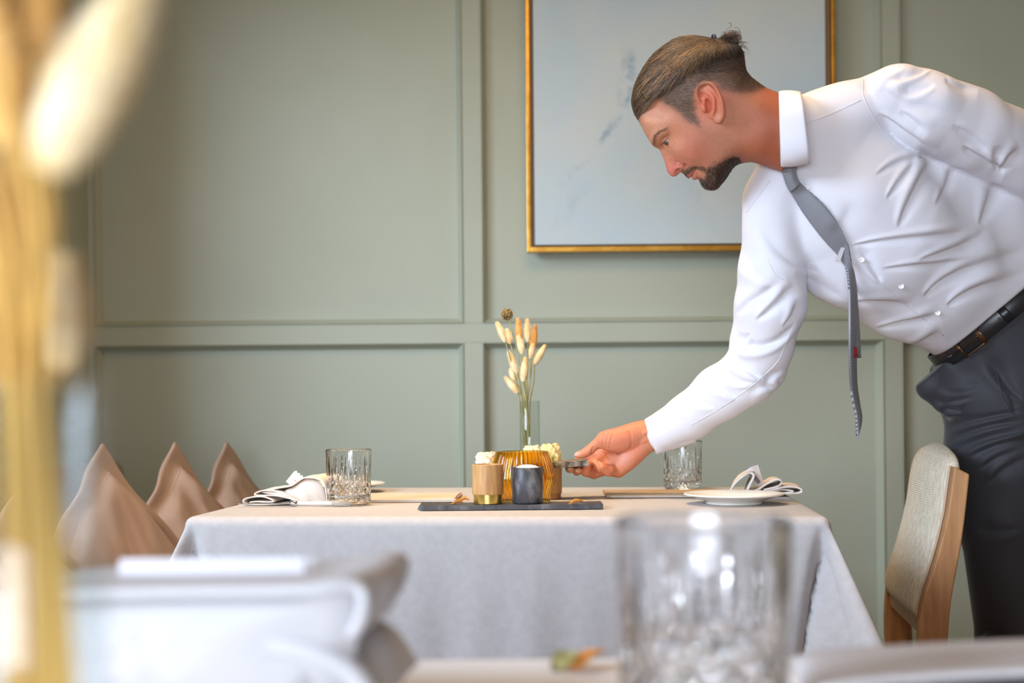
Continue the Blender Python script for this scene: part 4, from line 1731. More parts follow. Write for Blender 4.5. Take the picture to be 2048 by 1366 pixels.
# cranium
_cx, _cy = 1391, 186
for l, u in ((-74, 8), (-60, 36), (-45, 62), (-20, 0), (-20, 40), (-10, 72), (15, 20), (20, 60), (40, 0), (48, 35), (52, 66), (75, 10), (80, 40), (-88, 30), (95, 18), (10, -20)):
    x, y = _cx + l * .806 - u * .592, _cy - l * .592 - u * .806
    w = 79 * math.sqrt(max(.02, 1 - (l / 112) ** 2 - (u / 104) ** 2))
    pts.append((x, y, w))
pts += [
    # forehead, temple, brow
    (1290, 240, 42), (1302, 236, 52), (1305, 262, 43), (1318, 240, 61), (1322, 258, 57), (1340, 245, 66), (1311, 275, 35), (1318, 270, 46), (1330, 262, 54),
    # eye socket and bridge of the nose
    (1319, 286, 22), (1325, 290, 19), (1326, 282, 29), (1334, 282, 37), (1340, 276, 45), (1338, 288, 38), (1349, 270, 57), (1350, 284, 54), (1362, 268, 64),
    # nose
    (1327, 301, 13.5), (1332, 310, 12), (1331, 300, 18), (1338, 312, 18), (1336, 322, 11.5), (1342, 323, 15), (1340, 334, 12), (1346, 333, 14.5), (1346, 342, 11.5), (1352, 338, 13), (1352, 326, 17.5),
    (1343, 303, 30), (1350, 314, 27), (1356, 322, 24), (1364, 332, 19), (1358, 340, 9),
    # cheek
    (1352, 300, 47), (1364, 296, 60), (1378, 288, 66.5), (1365, 312, 46), (1378, 312, 56), (1395, 290, 67), (1415, 280, 67), (1396, 318, 53), (1372, 326, 34),
    # mouth and chin
    (1369, 340, 15), (1376, 345, 14), (1380, 336, 28), (1384, 345, 15), (1390, 337, 27), (1390, 350, 13), (1397, 350, 20), (1404, 343, 32), (1400, 357, 12), (1408, 361, 20), (1420, 364, 22),
    (1414, 350, 32), (1412, 330, 45), (1432, 355, 33), (1444, 345, 38),
    # jaw and cheek back to the ear
    (1430, 330, 50), (1450, 325, 50), (1435, 300, 62), (1455, 300, 60), (1430, 265, 69), (1460, 275, 63), (1440, 235, 71), (1400, 245, 72), (1372, 255, 69), (1385, 225, 73), (1415, 205, 75),
    # neck
    (1474, 312, 46), (1490, 300, 52), (1486, 270, 60), (1500, 250, 61), (1480, 240, 64), (1475, 205, 66), (1470, 170, 66), (1500, 195, 52), (1515, 215, 57), (1520, 270, 62), (1515, 305, 52), (1545, 230, 56), (1550, 280, 57), (1545, 320, 40),
    (1590, 240, 55), (1600, 290, 56), (1590, 325, 40), (1640, 250, 40), (1640, 330, 40),
]
HR = Relief(pts)
HB = Field((1236, 60, -104), (1640, 402, 104), 1.55)
sl, X, Y, W = HB.block(HB.lo, HB.lo + HB.h * (HB.n - 1))
G = HR(X[:, 0, 0][:, None], Y[0, :, 0][None, :])
gx, gy = np.gradient(G, HB.h)
G3, S3 = G[:, :, None].astype(np.float32), np.sqrt(gx ** 2 + gy ** 2)[:, :, None].astype(np.float32)
HB.F[:] = (W * W - G3) / np.sqrt(S3 ** 2 + 4 * W * W + 40)
del G3, S3
EYE = np.array([1338.0, 272.5, 33.0])
ER = 12.6
for sg in (1, -1):
    e = EYE * np.array([1, 1, sg])
    # lids: a shell over the eyeball, open in a wedge that looks down
    up = np.array([-14.0, 15.5])
    up /= np.linalg.norm(up)
    lo_ = np.array([-1.2, 16.0])
    lo_ /= np.linalg.norm(lo_)

    def lid(X, Y, W, e=e):
        x, y, w = X - e[0], Y - (e[1] - 1.5), W - e[2]
        d = np.sqrt(x * x + (Y - e[1]) ** 2 + w * w) - (ER + 1.7)
        du = up[0] * y - up[1] * x
        dl = lo_[1] * x - lo_[0] * y
        wedge = np.maximum(du, dl)                 # negative inside the opening
        return np.maximum(d, -wedge)
    HB.op(e - 16, e + 16, lid, 2.6)

    def opening(X, Y, W, e=e):
        x, y, w = X - e[0], Y - (e[1] - 1.5), W - e[2]
        d = np.sqrt(x * x + (Y - e[1]) ** 2 + w * w) - (ER + 5)
        return np.maximum(d, np.maximum(up[0] * y - up[1] * x, lo_[1] * x - lo_[0] * y) + .3)
    HB.op(e - 18, e + 18, opening, .8, 'cut')
    # crease over the upper lid
    HB.path([(1321, 281, sg * 30), (1324, 271, sg * 41), (1331, 264.5, sg * 48), (1338, 263, sg * 51)], [1.0, 1.5, 1.4, .8], 1.6, 'cut', 3)
    # brow ridge
    HB.path([(1310, 281, sg * 19), (1313, 270, sg * 33), (1320, 260, sg * 46), (1334, 255, sg * 54)], [4, 5, 4, 3], 12)
    # wing of the nose and nostril
    HB.ell((1360, 330.5, sg * 15), (9.5, 7, 6.0), 4, ang=-52)
    HB.ell((1355.5, 338, sg * 13), (8.6, 3.4, 8), 1.6, 'cut', ang=-54)
    HB.path([(1353, 320, sg * 22), (1362, 321, sg * 24), (1369, 327, sg * 23), (1370, 336, sg * 20)], [.8, 1.5, 1.6, 1.0], 2.5, 'cut', 3)
    HB.path([(1370, 322, sg * 30), (1373, 331, sg * 28), (1376, 338, sg * 26)], [1.2, 1.6, 1], 5, 'cut', 3)
    # lips
    HB.path([(1377.5, 351, 0), (1379, 348, sg * 8), (1384, 341.5, sg * 17), (1390, 336.5, sg * 24)], [3.4, 3.4, 2.6, 1.4], 3.5, 'add', 3)
    HB.path([(1389, 354, 0), (1390, 351.5, sg * 9), (1391, 345, sg * 18), (1392, 338.5, sg * 24)], [4.2, 4.0, 3, 1.4], 3.5, 'add', 3)
    HB.path([(1382.5, 354, 0), (1384, 349.5, sg * 11), (1387.5, 343, sg * 20), (1392, 337.5, sg * 28)], [1.3, 1.3, 1.2, .9], 1.0, 'cut', 3)
    # cheekbone, jaw muscle, neck muscle
    # ear
    t = math.radians(67)
    ax = np.array([math.cos(t), math.sin(t), 0])                     # along the ear, downwards
    out = np.array([.88 * math.sin(t), -.88 * math.cos(t), sg * .46])
    out /= np.linalg.norm(out)
    nr = np.cross(ax, out)
    HB.ell((1420, 205, sg * 80), (37, 20, 5.0), 5, rot=np.stack([ax, out, nr]))
    hel = [(1402, 207, 77), (1396, 199, 79), (1392.5, 186, 81), (1397, 174.5, 84), (1408, 168.5, 88), (1419.5, 170.5, 92), (1429.5, 180, 94), (1436.5, 193.5, 95), (1441.5, 207, 94), (1443.5, 221, 91), (1442.5, 234, 86), (1436.5, 241.5, 82), (1430, 238, 79)]
    HB.path([(x, y, sg * w) for x, y, w in hel], [2.6, 3.2, 3.6, 3.6, 3.6, 3.6, 3.6, 3.5, 3.5, 3.6, 4.4, 5.2, 4.2], 2.2, 'add', 3)
    # hollow between helix and antihelix, then the antihelix, the bowl and the tragus
    HB.path([(1401, 186, sg * 88), (1411, 177, sg * 92), (1423, 181, sg * 97), (1431, 196, sg * 98), (1435, 213, sg * 95), (1435.5, 226, sg * 91)], [4, 4.6, 4.6, 4.2, 3.6, 2.6], 2.5, 'cut', 3)
    HB.path([(1410, 184, sg * 82), (1419, 189, sg * 86), (1426, 199, sg * 89), (1427, 214, sg * 88), (1425, 229, sg * 85)], [3, 3.6, 3.8, 3.4, 3.2], 3, 'add', 3)
    HB.ell((1416.5, 212, sg * 86), (6.0, 15, 15), 2, 'cut', ang=-16)
    HB.ell((1403, 191, sg * 86), (5.5, 7.5, 11), 2, 'cut', ang=-25)
    HB.path([(1411, 207, sg * 76), (1414, 216, sg * 74), (1418, 226, sg * 76)], [2.4, 3.0, 2.2], 1.5, 'cut', 3)
    HB.ell((1407.5, 217, sg * 79), (5, 9, 6), 4, ang=-14)
    HB.ell((1434, 235, sg * 82), (8, 9, 4.5), 4)
HB.op(HB.lo, HB.lo + HB.h * (HB.n - 1), lambda X, Y, W: -(X + .22 * (Y - 258) + 0 * W - 1584), 2, 'cut')
head_v, head_q = HB.mesh(2)


def hmask(poly, soft):
    return lambda x, y: 1 / (1 + np.exp(np.clip(poly_dist(x, y, poly) / soft, -30, 30)))


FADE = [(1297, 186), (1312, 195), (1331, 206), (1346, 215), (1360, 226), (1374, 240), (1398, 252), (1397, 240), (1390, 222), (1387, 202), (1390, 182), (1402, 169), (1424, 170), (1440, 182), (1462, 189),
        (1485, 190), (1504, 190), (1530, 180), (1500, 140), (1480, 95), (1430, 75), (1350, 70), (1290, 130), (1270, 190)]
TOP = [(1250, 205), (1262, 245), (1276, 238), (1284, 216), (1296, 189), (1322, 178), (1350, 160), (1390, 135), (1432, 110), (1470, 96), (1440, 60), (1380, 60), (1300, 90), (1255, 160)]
BEARD = [(1396, 359), (1400, 354), (1408, 356), (1412, 348), (1411, 338), (1418, 332), (1432, 326), (1447, 319), (1464, 312), (1478, 315), (1480, 334), (1462, 365), (1436, 395), (1405, 390), (1394, 366)]
MOUST = [(1361, 341), (1366, 336), (1374, 332), (1386, 330), (1404, 330), (1412, 336), (1408, 340), (1392, 335), (1384, 338), (1377, 345), (1372, 356), (1364, 352)]


def skin_tone(v, head=True):
    x, y, w = v[:, 0], v[:, 1], np.abs(v[:, 2])
    L = lambda *c: np.array(S(*c)[:3])
    base = np.tile(L(198, 134, 104), (len(v), 1))

    def mix(m, col, amt=1.0):
        m = (m * amt)[:, None]
        base[:] = base * (1 - m) + L(*col) * m
    bl = lambda cx, cy, r: np.exp(-((x - cx) ** 2 + (y - cy) ** 2) / r ** 2)
    if head:
        mix(bl(1290, 245, 38), (210, 152, 120), .7)
        mix(bl(1395, 290, 40), (184, 102, 80), .65)
        mix(bl(1348, 335, 22), (200, 110, 98), .75)
        mix(bl(1350, 290, 16), (210, 148, 116), .6)
        mix(bl(1418, 205, 30) * (w > 70), (206, 106, 78), .85)
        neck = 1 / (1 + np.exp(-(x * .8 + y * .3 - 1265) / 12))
        mix(neck, (158, 84, 54), .9)  # shade on the neck, put into its skin colour
        jaw = [(1405, 262), (1440, 262), (1470, 290), (1478, 325), (1440, 340), (1405, 328), (1420, 300)]
        mix(hmask(jaw, 9)(x, y), (150, 104, 82), .5)
        mix(hmask(BEARD, 3)(x, y), (74, 56, 44), .85)
        mix(hmask(MOUST, 2)(x, y), (112, 84, 62), .7)
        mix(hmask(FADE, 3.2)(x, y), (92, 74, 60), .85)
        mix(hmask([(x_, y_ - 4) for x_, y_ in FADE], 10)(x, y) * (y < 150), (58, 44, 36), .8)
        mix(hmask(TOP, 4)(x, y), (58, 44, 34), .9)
        mix(hmask([(1304, 285), (1308, 268), (1317, 258), (1335, 252.5), (1336, 255), (1319, 263), (1313, 273), (1310, 287)], 1.6)(x, y), (108, 78, 56), .7)
        lips = [(1376, 353), (1380, 345), (1386, 339), (1392, 336.5), (1393, 341), (1391, 347), (1394, 357), (1386, 361), (1378, 357)]
        mix(hmask(lips, 1.3)(x, y), (190, 112, 96), .8)
    return base


def skin_mat():
    m = mat('skin', S(206, 152, 126), 0.52, spec=.35, sss=.10, sss_r=(1, .38, .22), sss_s=.009, bump=(900, .12, .0005))
    nt = m.node_tree
    b = nt.nodes['Principled BSDF']
    at = nt.nodes.new('ShaderNodeAttribute')
    at.attribute_name = 'tone'
    co = nt.nodes.new('ShaderNodeTexCoord')
    nz = nt.nodes.new('ShaderNodeTexNoise')
    nz.inputs['Scale'].default_value = 260
    nz.inputs['Detail'].default_value = 5
    nt.links.new(co.outputs['Object'], nz.inputs['Vector'])
    mr = nt.nodes.new('ShaderNodeMapRange')
    mr.inputs[1].default_value, mr.inputs[2].default_value = .3, .7
    mr.inputs[3].default_value, mr.inputs[4].default_value = .92, 1.06
    nt.links.new(nz.outputs[0], mr.inputs[0])
    mx = nt.nodes.new('ShaderNodeVectorMath')
    mx.operation = 'SCALE'
    nt.links.new(at.outputs['Color'], mx.inputs[0])
    nt.links.new(mr.outputs[0], mx.inputs['Scale'])
    nt.links.new(mx.outputs[0], b.inputs['Base Color'])
    return m


M['skin'] = skin_mat()
man = thing('person', 'bearded waiter with tied back hair in white shirt and grey tie, leaning over the table', 'person', (1.05, 2.75, 0))
man_o = np.array(man.location)


def part_np(name, v, q, m, parent=None, tone=None, smooth=True):
    o = link_mesh(name, np.asarray(v) - man_o, q, m, parent or man, smooth)
    if tone is not None:
        at = o.data.color_attributes.new('tone', 'FLOAT_COLOR', 'POINT')
        at.data.foreach_set('color', np.concatenate([tone, np.ones((len(tone), 1))], 1).astype(np.float32).ravel())
    return o


body_v = [HF.world(head_v)]
body_q = [head_q]
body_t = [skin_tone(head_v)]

# ------------------------------------------------------------------ eyes, hair, brows, beard


def hair_mat(name, rough=.42):
    m = mat(name, S(80, 60, 44), rough, spec=.45)
    nt = m.node_tree
    at = nt.nodes.new('ShaderNodeAttribute')
    at.attribute_name = 'tone'
    nt.links.new(at.outputs['Color'], nt.nodes['Principled BSDF'].inputs['Base Color'])
    return m


M['hair'] = hair_mat('hair')
M['eye'] = hair_mat('eye_surface', .06)
M['tie_band'] = mat('navy_hair_band', S(38, 46, 62), .6)

for sg in (1, -1):
    e = EYE * np.array([1, 1, sg])
    gz = np.array([-.36, .82, .40 * sg])
    gz /= np.linalg.norm(gz)
    n, m_ = 40, 60
    a1 = np.cross(gz, [0, 0, 1.0])
    a1 /= np.linalg.norm(a1)
    a2 = np.cross(gz, a1)
    v, f, tn = [], [], []
    for i in range(n + 1):
        th = math.pi * (i / n) ** 1.3
        bulge = .9 * math.exp(-(th / .42) ** 4)
        for j in range(m_):
            ph = 2 * math.pi * j / m_
            d_ = gz * math.cos(th) + (a1 * math.cos(ph) + a2 * math.sin(ph)) * math.sin(th)
            v.append(e + d_ * (ER - .4 + bulge))
            tn.append(S(10, 9, 9)[:3] if th < .17 else (S(52, 60, 58)[:3] if th > .40 else S(96, 104, 98)[:3]) if th < .47 else S(196, 184, 176)[:3])
    for i in range(n):
        for j in range(m_):
            f.append((i * m_ + j, i * m_ + (j + 1) % m_, (i + 1) * m_ + (j + 1) % m_, (i + 1) * m_ + j))
    part_np('eye', HF.world(np.array(v)), np.array(f), M['eye'], tone=np.array(tn))


class Strands:
    def __init__(s):
        s.v, s.f, s.t, s.n = [], [], [], 0

    def add(s, path, r, tone, taper=.15, root=1.0):
        path = np.asarray(path, float)
        m = len(path)
        tg = np.gradient(path, axis=0)
        tg /= np.linalg.norm(tg, axis=1)[:, None] + 1e-9
        a = np.cross(tg, np.array([.31, .2, .93]))
        a /= np.linalg.norm(a, axis=1)[:, None] + 1e-9
        b = np.cross(tg, a)
        rr = r * np.interp(np.linspace(0, 1, m), [0, .15, .6, 1], [root, 1, .9, taper])[:, None]
        ring = [path + rr * (math.cos(t) * a + math.sin(t) * b) for t in (0, 2.094, 4.189)]
        s.v.append(np.stack(ring, 1).reshape(-1, 3))
        i = s.n + 3 * np.arange(m - 1)[:, None, None]
        k = np.array([[0, 1, 4, 3], [1, 2, 5, 4], [2, 0, 3, 5]])[None]
        s.f.append((i + k).reshape(-1, 4))
        s.t.append(np.tile(np.asarray(tone), (3 * m, 1)))
        s.n += 3 * m

    def build(s, name, frame, m, parent=None):
        return part_np(name, frame.world(np.concatenate(s.v)), np.concatenate(s.f), m, parent, np.concatenate(s.t))


rs = np.random.RandomState(12)


def ctone(c, var=.18):
    return np.array(S(*c)[:3]) * (1 + var * rs.uniform(-1, 1))


HAIR_LINE = [(1275, 238), (1266.5, 224), (1261, 206), (1261, 192), (1267, 166.5), (1280, 140), (1301, 111), (1327, 90), (1353, 76.5), (1372, 73.5), (1398, 75), (1422, 80.5), (1442, 88), (1466, 93), (1484, 101), (1489, 127), (1493, 150)]
hp = [(x, y, 0) for x, y in catmull([(a, b, 0) for a, b in HAIR_LINE], 2)[:, :2]]
for l, u in ((-74, 8), (-60, 36), (-45, 62), (-20, 0), (-20, 40), (-10, 72), (15, 20), (20, 60), (40, 0), (48, 35), (52, 66), (80, 40)):
    hp.append((_cx + l * .806 - u * .592, _cy - l * .592 - u * .806, 3.5 + 81 * math.sqrt(max(.02, 1 - (l / 120) ** 2 - (u / 115) ** 2))))
hp += [(1284, 216, 39), (1296, 190, 59), (1276, 222, 30)]
HH = Relief(hp)
# the combed back hair: an under layer and strands over it
TOPC = [(1250, 205), (1258, 240), (1272, 240), (1280, 224), (1286, 206), (1299, 187), (1325, 177), (1352, 160), (1390, 137), (1432, 113), (1472, 99), (1470, 60), (1380, 50), (1290, 80), (1245, 160)]
HC = Field((1246, 60, -104), (1500, 250, 104), 2.0)
sl, X, Y, W = HC.block(HC.lo, HC.lo + HC.h * (HC.n - 1))
x2, y2 = X[:, 0, 0][:, None], Y[0, :, 0][None, :]
G = HH(x2, y2) - 60
gx, gy = np.gradient(G, HC.h)
f = (W * W - G[:, :, None]) / np.sqrt((gx ** 2 + gy ** 2)[:, :, None] + 4 * W * W + 40)
zd = poly_dist(np.broadcast_to(x2, G.shape), np.broadcast_to(y2, G.shape), TOPC)[:, :, None]
HC.F[:] = np.maximum(f, zd + 1.5)
v, q = HC.mesh(2)
hair = part_np('hair', HF.world(v), q, M['hair'], tone=np.tile(np.array(S(62, 46, 34)[:3]), (len(v), 1)))


def hw_(x, y):
    return np.sqrt(np.maximum(HH(np.asarray(x, float), np.asarray(y, float)), 0))


st = Strands()
BUN = np.array([1434.0, 88.0])
n_ok = 0
line = catmull([(a, b, 0) for a, b in ((1272, 238), (1279, 222), (1286, 206), (1298, 189), (1325, 178), (1352, 162), (1390, 139), (1425, 117))], 8)[:, :2]
for k in range(6500):
    sg = 1 if k % 4 else -1
    if k % 3 == 0:
        p = line[rs.randint(0, len(line))] + rs.normal(0, 1.6, 2)
        if p[0] > 1300 and rs.rand() < .5:
            p = p + np.array([.45, .9]) * rs.uniform(0, 11)
    else:
        p = np.array([rs.uniform(1258, 1430), rs.uniform(72, 240)])
        if not poly_inside(p[0], p[1], TOPC):
            continue
    if HH(p[0:1], p[1:2])[0] < 12:
        continue
    end = BUN + rs.normal(0, (4, 5), 2)
    d = end - p
    ln = np.hypot(*d)
    if ln < 12:
        continue
    nv = np.array([d[1], -d[0]]) / ln
    if nv[1] > 0:
        nv = -nv
    part = 1 if k % 3 == 0 else rs.uniform(.35, 1)
    t = np.linspace(0, part, 11)
    bow = rs.uniform(.03, .13) * ln
    xy = p + d * t[:, None] + nv * (bow * 4 * t * (1 - t))[:, None] + rs.normal(0, .25, (11, 2))
    g = HH(xy[:, 0], xy[:, 1])
    w = np.sqrt(np.maximum(g, 0)) * sg
    shrink = 1 - np.clip(1 - g / 60, 0, 1)
    w = w + sg * rs.uniform(-.6, 1.3) + rs.normal(0, .15, 11)
    if np.any(g < -40):
        continue
    gold = math.exp(-((xy[5, 0] - 1352) / 40) ** 2 - ((xy[5, 1] - 112) / 26) ** 2)  # where light shines on the top hair, put into some strand tones
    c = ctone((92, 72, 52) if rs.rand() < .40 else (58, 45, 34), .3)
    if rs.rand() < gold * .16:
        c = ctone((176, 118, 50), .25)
    if p[0] < 1300 and rs.rand() < .3:
        c = ctone((138, 118, 92), .2)
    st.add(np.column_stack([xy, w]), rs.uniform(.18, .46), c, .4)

for k in range(900):
    sg = 1 if k % 3 else -1
    p = np.array([rs.uniform(1405, 1484), rs.uniform(84, 124)])
    if HH(p[0:1], p[1:2])[0] < 25:
        continue
    end = np.array([1441.0, 88.0]) + rs.normal(0, (3, 3), 2)
    t = np.linspace(0, 1, 8)
    xy = p + (end - p) * t[:, None] + np.array([0, -3]) * (4 * t * (1 - t))[:, None]
    g = HH(xy[:, 0], xy[:, 1])
    w = (np.sqrt(np.maximum(g, 0)) + rs.uniform(-.5, 1.5)) * sg
    st.add(np.column_stack([xy, w]), rs.uniform(.25, .5), ctone((70, 54, 42) if rs.rand() < .5 else (46, 36, 29), .25), .4)
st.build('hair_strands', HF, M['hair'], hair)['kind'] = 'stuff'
# the knot of curls behind the band
st = Strands()
for k in range(230):
    a0 = rs.uniform(0, 6.28)
    c = np.array([rs.uniform(1440, 1472), 0, rs.normal(0, 10)])
    c[1] = 88 - (c[0] - 1440) * .22 + rs.normal(0, 6)
    r1, r2 = rs.uniform(5, 13), rs.uniform(4, 9)
    tl = rs.uniform(-.5, .5)
    s_ = np.linspace(0, 1, 15)
    th = a0 + s_ * rs.uniform(2.5, 5.2)
    x, y = r1 * np.cos(th), r2 * np.sin(th)
    px = c[0] + x * math.cos(tl) - y * math.sin(tl)
    py = c[1] + x * math.sin(tl) + y * math.cos(tl)
    ok = np.clip((px - 1438) / 10, .15, 1)
    st.add(np.column_stack([np.minimum(px, 1482 + rs.normal(0, 1)), 84 + (py - 84) * ok, c[2] + 5 * np.sin(th * .7 + a0)]), rs.uniform(.3, .65), ctone((78, 60, 46) if rs.rand() < .6 else (52, 40, 32), .3), .3)
for k in range(46):
    p = np.array([rs.uniform(1452, 1482), rs.uniform(90, 112), rs.uniform(-20, 22)])
    d = np.array([rs.uniform(8, 20), rs.uniform(-10, 6), rs.normal(0, 4)])
    t = np.linspace(0, 1, 6)[:, None]
    st.add(p + d * t + np.array([0, 8, 0]) * t * t, rs.uniform(.35, .6), ctone((48, 38, 30), .3), .2)
st.build('hair_knot', HF, M['hair'], hair)['kind'] = 'stuff'
th = np.linspace(0, 2 * math.pi, 29)
for (cx_, cy_, r_, rad) in ((1427, 83.5, 8.5, 3.4),):
    ring = [HF.world(np.array([cx_ + 2.2 * math.cos(t), cy_ + r_ * .9 * math.sin(t), r_ * math.cos(t)])) - man_o for t in th]
    tube('hair_band', ring, rad * HF.k, M['tie_band'], hair, 10)

# clipped hair on the sides, brows, lashes, beard: short strands growing out of the skin
hn = HB.grad(head_v, 2.0)


def grow(st, mask, count, dirfn, length, r, tonefn, lift=.3, segs=4, prob=None):
    x, y, w = head_v.T
    m = mask & (np.abs(w) > 1)
    idx = np.where(m)[0]
    if prob is not None:
        idx = idx[rs.rand(len(idx)) < prob(head_v[idx])]
    if len(idx) > count:
        idx = rs.choice(idx, count, False)
    for i in idx:
        p = head_v[i] + rs.normal(0, .5, 3)
        n_ = hn[i]
        d = dirfn(head_v[i]) + rs.normal(0, .22, 3)
        d = d - n_ * d.dot(n_)
        d /= np.linalg.norm(d) + 1e-9
        L_ = length(head_v[i]) * rs.uniform(.6, 1.15)
        t = np.linspace(0, 1, segs)[:, None]
        st.add(p - n_ * .4 + d * L_ * t + n_ * (lift * L_ * t * (1.25 - .7 * t)), r * rs.uniform(.7, 1.2), tonefn(head_v[i]), .2)


xs_, ys_, ws_ = head_v[:, 0], head_v[:, 1], np.abs(head_v[:, 2])
ear_zone = ((xs_ - 1419) ** 2 / 29 ** 2 + (ys_ - 206) ** 2 / 41 ** 2 < 1) & (ws_ > 72)
side = poly_inside(xs_, ys_, [(x, y) for x, y in FADE]) & ~poly_inside(xs_, ys_, TOPC) & ~ear_zone & (head_v[:, 2] > -20)


def side_tone(p):
    k = np.clip((p[1] - 110) / 90, 0, 1)
    if p[0] < 1395:
        return ctone((146, 128, 108) if rs.rand() < .45 else (98, 82, 66), .2)
    return ctone((60, 48, 40) if rs.rand() < .8 - .5 * k else (110, 92, 78), .25)


st = Strands()
edge_d = lambda p: -poly_dist(p[:, 0], p[:, 1], FADE)
grow(st, side, 15000, lambda p: np.array([.9, .12 if p[0] > 1400 else -.10 + .6 * (p[1] > 222), 0]), lambda p: 9.5 - 5.5 * np.clip((p[1] - 130) / 55, 0, 1) if p[0] > 1400 else 8, .20, side_tone, .22, 3, lambda p: np.clip(edge_d(p) / 9 + .25, 0, 1))
st.build('clipped_hair', HF, M['hair'], hair)['kind'] = 'stuff'

st = Strands()
bm_ = poly_inside(xs_, ys_, BEARD)
grow(st, bm_, 8000, lambda p: np.array([.30, .85, -.1 * np.sign(p[2])]) if p[1] < 350 else np.array([.25, .9, 0]), lambda p: 7 + 3.5 * np.clip((p[1] - 345) / 25, 0, 1), .24,
     lambda p: ctone((150, 122, 100) if rs.rand() < (.45 if p[0] < 1430 else .12) else (62, 48, 40), .3), .38)
edge_b = poly_dist(xs_, ys_, BEARD)
grow(st, (edge_b > 0) & (edge_b < 9) & (xs_ > 1408) & (ys_ > 312), 260, lambda p: np.array([.3, .85, 0]), lambda p: 4, .26, lambda p: ctone((110, 84, 66), .3), .3, 3)
grow(st, poly_inside(xs_, ys_, MOUST) & (ys_ < 352), 1600, lambda p: np.array([.55, .75, .4 * np.sign(p[2])]), lambda p: 7.0, .20, lambda p: ctone((128, 102, 76) if rs.rand() < .4 else (84, 64, 48), .3), .25)
st.build('beard', HF, M['hair'])['kind'] = 'stuff'
brow = [(1305.5, 284), (1308.5, 269), (1316, 258.5), (1334, 252.5), (1336, 255), (1319, 263), (1313, 272), (1310.5, 286)]
for sg in (1, -1):
    st = Strands()
    grow(st, poly_inside(xs_, ys_, brow) & (head_v[:, 2] * sg > 0), 500, lambda p: np.array([.25, -1, .5 * np.sign(p[2])]) if p[1] > 266 else np.array([.85, -.5, .5 * np.sign(p[2])]), lambda p: 6.5, .17, lambda p: ctone((92, 72, 54), .3), .16)
    st.build('eyebrow', HF, M['hair'])['kind'] = 'stuff'
    st = Strands()
    for k in range(26):
        a = k / 25
        p = np.array([1337.0 - 11.5 * a, 271 + 12.8 * a, sg * (47.4 - 5.5 * a * a)])
        d = np.array([-2.2 - 2 * a, 5.0, sg * (2.4 - 1.5 * a)])
        t = np.linspace(0, 1, 4)[:, None]
        st.add(p + d * t + np.array([-1.5, -1.0, 0]) * t * t, .22, ctone((40, 32, 28), .2), .2)
    st.build('eyelashes', HF, M['hair'])['kind'] = 'stuff'

# ------------------------------------------------------------------ the right hand
NF = Frame(1230, 900, 2.67)
NB = Field((1118, 826, -82), (1372, 972, 62), 1.35)
wr = (1303, 871, -8)
NB.cone((1372, 838, -14), wr, 31, 28, 4, ws=.78)
mcp = {'index': (1196, 906, -44), 'middle': (1208, 922, -34), 'ring': (1222, 935, -20), 'pinky': (1236, 941, -4)}
for nm, r_ in (('index', 15), ('middle', 15), ('ring', 14), ('pinky', 13)):
    NB.cone((1292, 876, -10), mcp[nm], 23, r_, 12)
NB.ell((1263, 914, 2), (46, 19, 17), 14, ang=137)                        # heel of the palm
NB.path([(1292, 862, -6), (1262, 872, 4), (1232, 880, 12), (1208, 880, 13)], [19, 20, 18, 13], 12)   # ball of the thumb
NB.ell((1238, 884, 13), (33, 17, 15), 12, ang=175)
NB.cone((1207, 877, 12), (1179, 900, 9), 11.6, 9.4, 6)
NB.path([(1180, 900, 9), (1166, 908, 7), (1154, 910.5, 5)], [9.5, 7.8, 5.6], 3, sub=3)
FING = {'index': [mcp['index'], (1154, 925, -42), (1138, 938, -20), (1143, 939.5, 0)],
        'middle': [mcp['middle'], (1168, 936, -32), (1153, 943, -10), (1158, 941, 11)],
        'ring': [mcp['ring'], (1187, 948, -10), (1172, 944, 10), (1176, 930, 17)],
        'pinky': [mcp['pinky'], (1217, 941, 16), (1203, 935, 24), (1191, 926, 20)]}
FR = {'index': (12, 9.2, 8.4, 6.4), 'middle': (12, 9.6, 8.6, 6.6), 'ring': (12.5, 10.4, 9.4, 7.2), 'pinky': (13, 11.4, 10, 7.6)}
for nm, pp in FING.items():
    for i in range(3):
        NB.cone(pp[i], pp[i + 1], FR[nm][i], FR[nm][i + 1], 5 if i == 0 else 2.5)
# folds of the palm, the thumb and the little finger, tendons of the wrist
CR = [([(1262, 893, 40), (1248, 903, 34), (1232, 910, 32), (1214, 909, 30)], 1.3), ([(1205, 905, 30), (1214, 918, 22), (1228, 927, 24), (1238, 944, 26)], 1.5),
      ([(1218, 926, 30), (1222, 938, 32), (1224, 952, 26)], 1.0), ([(1214, 922, 30), (1217, 934, 34), (1219, 950, 28)], .9), ([(1196, 922, 40), (1200, 932, 42), (1203, 944, 34)], .9),
      ([(1217, 866, 36), (1213, 880, 40), (1211, 896, 36)], .8), ([(1226, 864, 38), (1221, 880, 42), (1217, 896, 38)], .8), ([(1208, 868, 36), (1206, 880, 38), (1204, 893, 34)], .7),
      ([(1256, 862, 32), (1262, 874, 34), (1262, 890, 32)], .7),
      ([(1187, 893, 30), (1184, 903, 32), (1182, 912, 26)], .9)]
for path, r_ in CR:
    for x, y, w in catmull(path, 5):
        k = NB.front(x, y)[0]
        if np.isfinite(k):
            NB.ell((x, y, k + .35), (1.9, 1.9, r_ * .8), 1.6, 'cut')
for a, b_ in (((1288, 866), (1322, 852)), ((1286, 882), (1326, 868))):
    pa, pb_ = [np.array([x, y, NB.front(x, y)[0] - 1.5]) for x, y in (a, b_)]
    NB.cone(pa, pb_, 2.6, 2.2, 5)
hand_v, hand_q = NB.mesh(2)


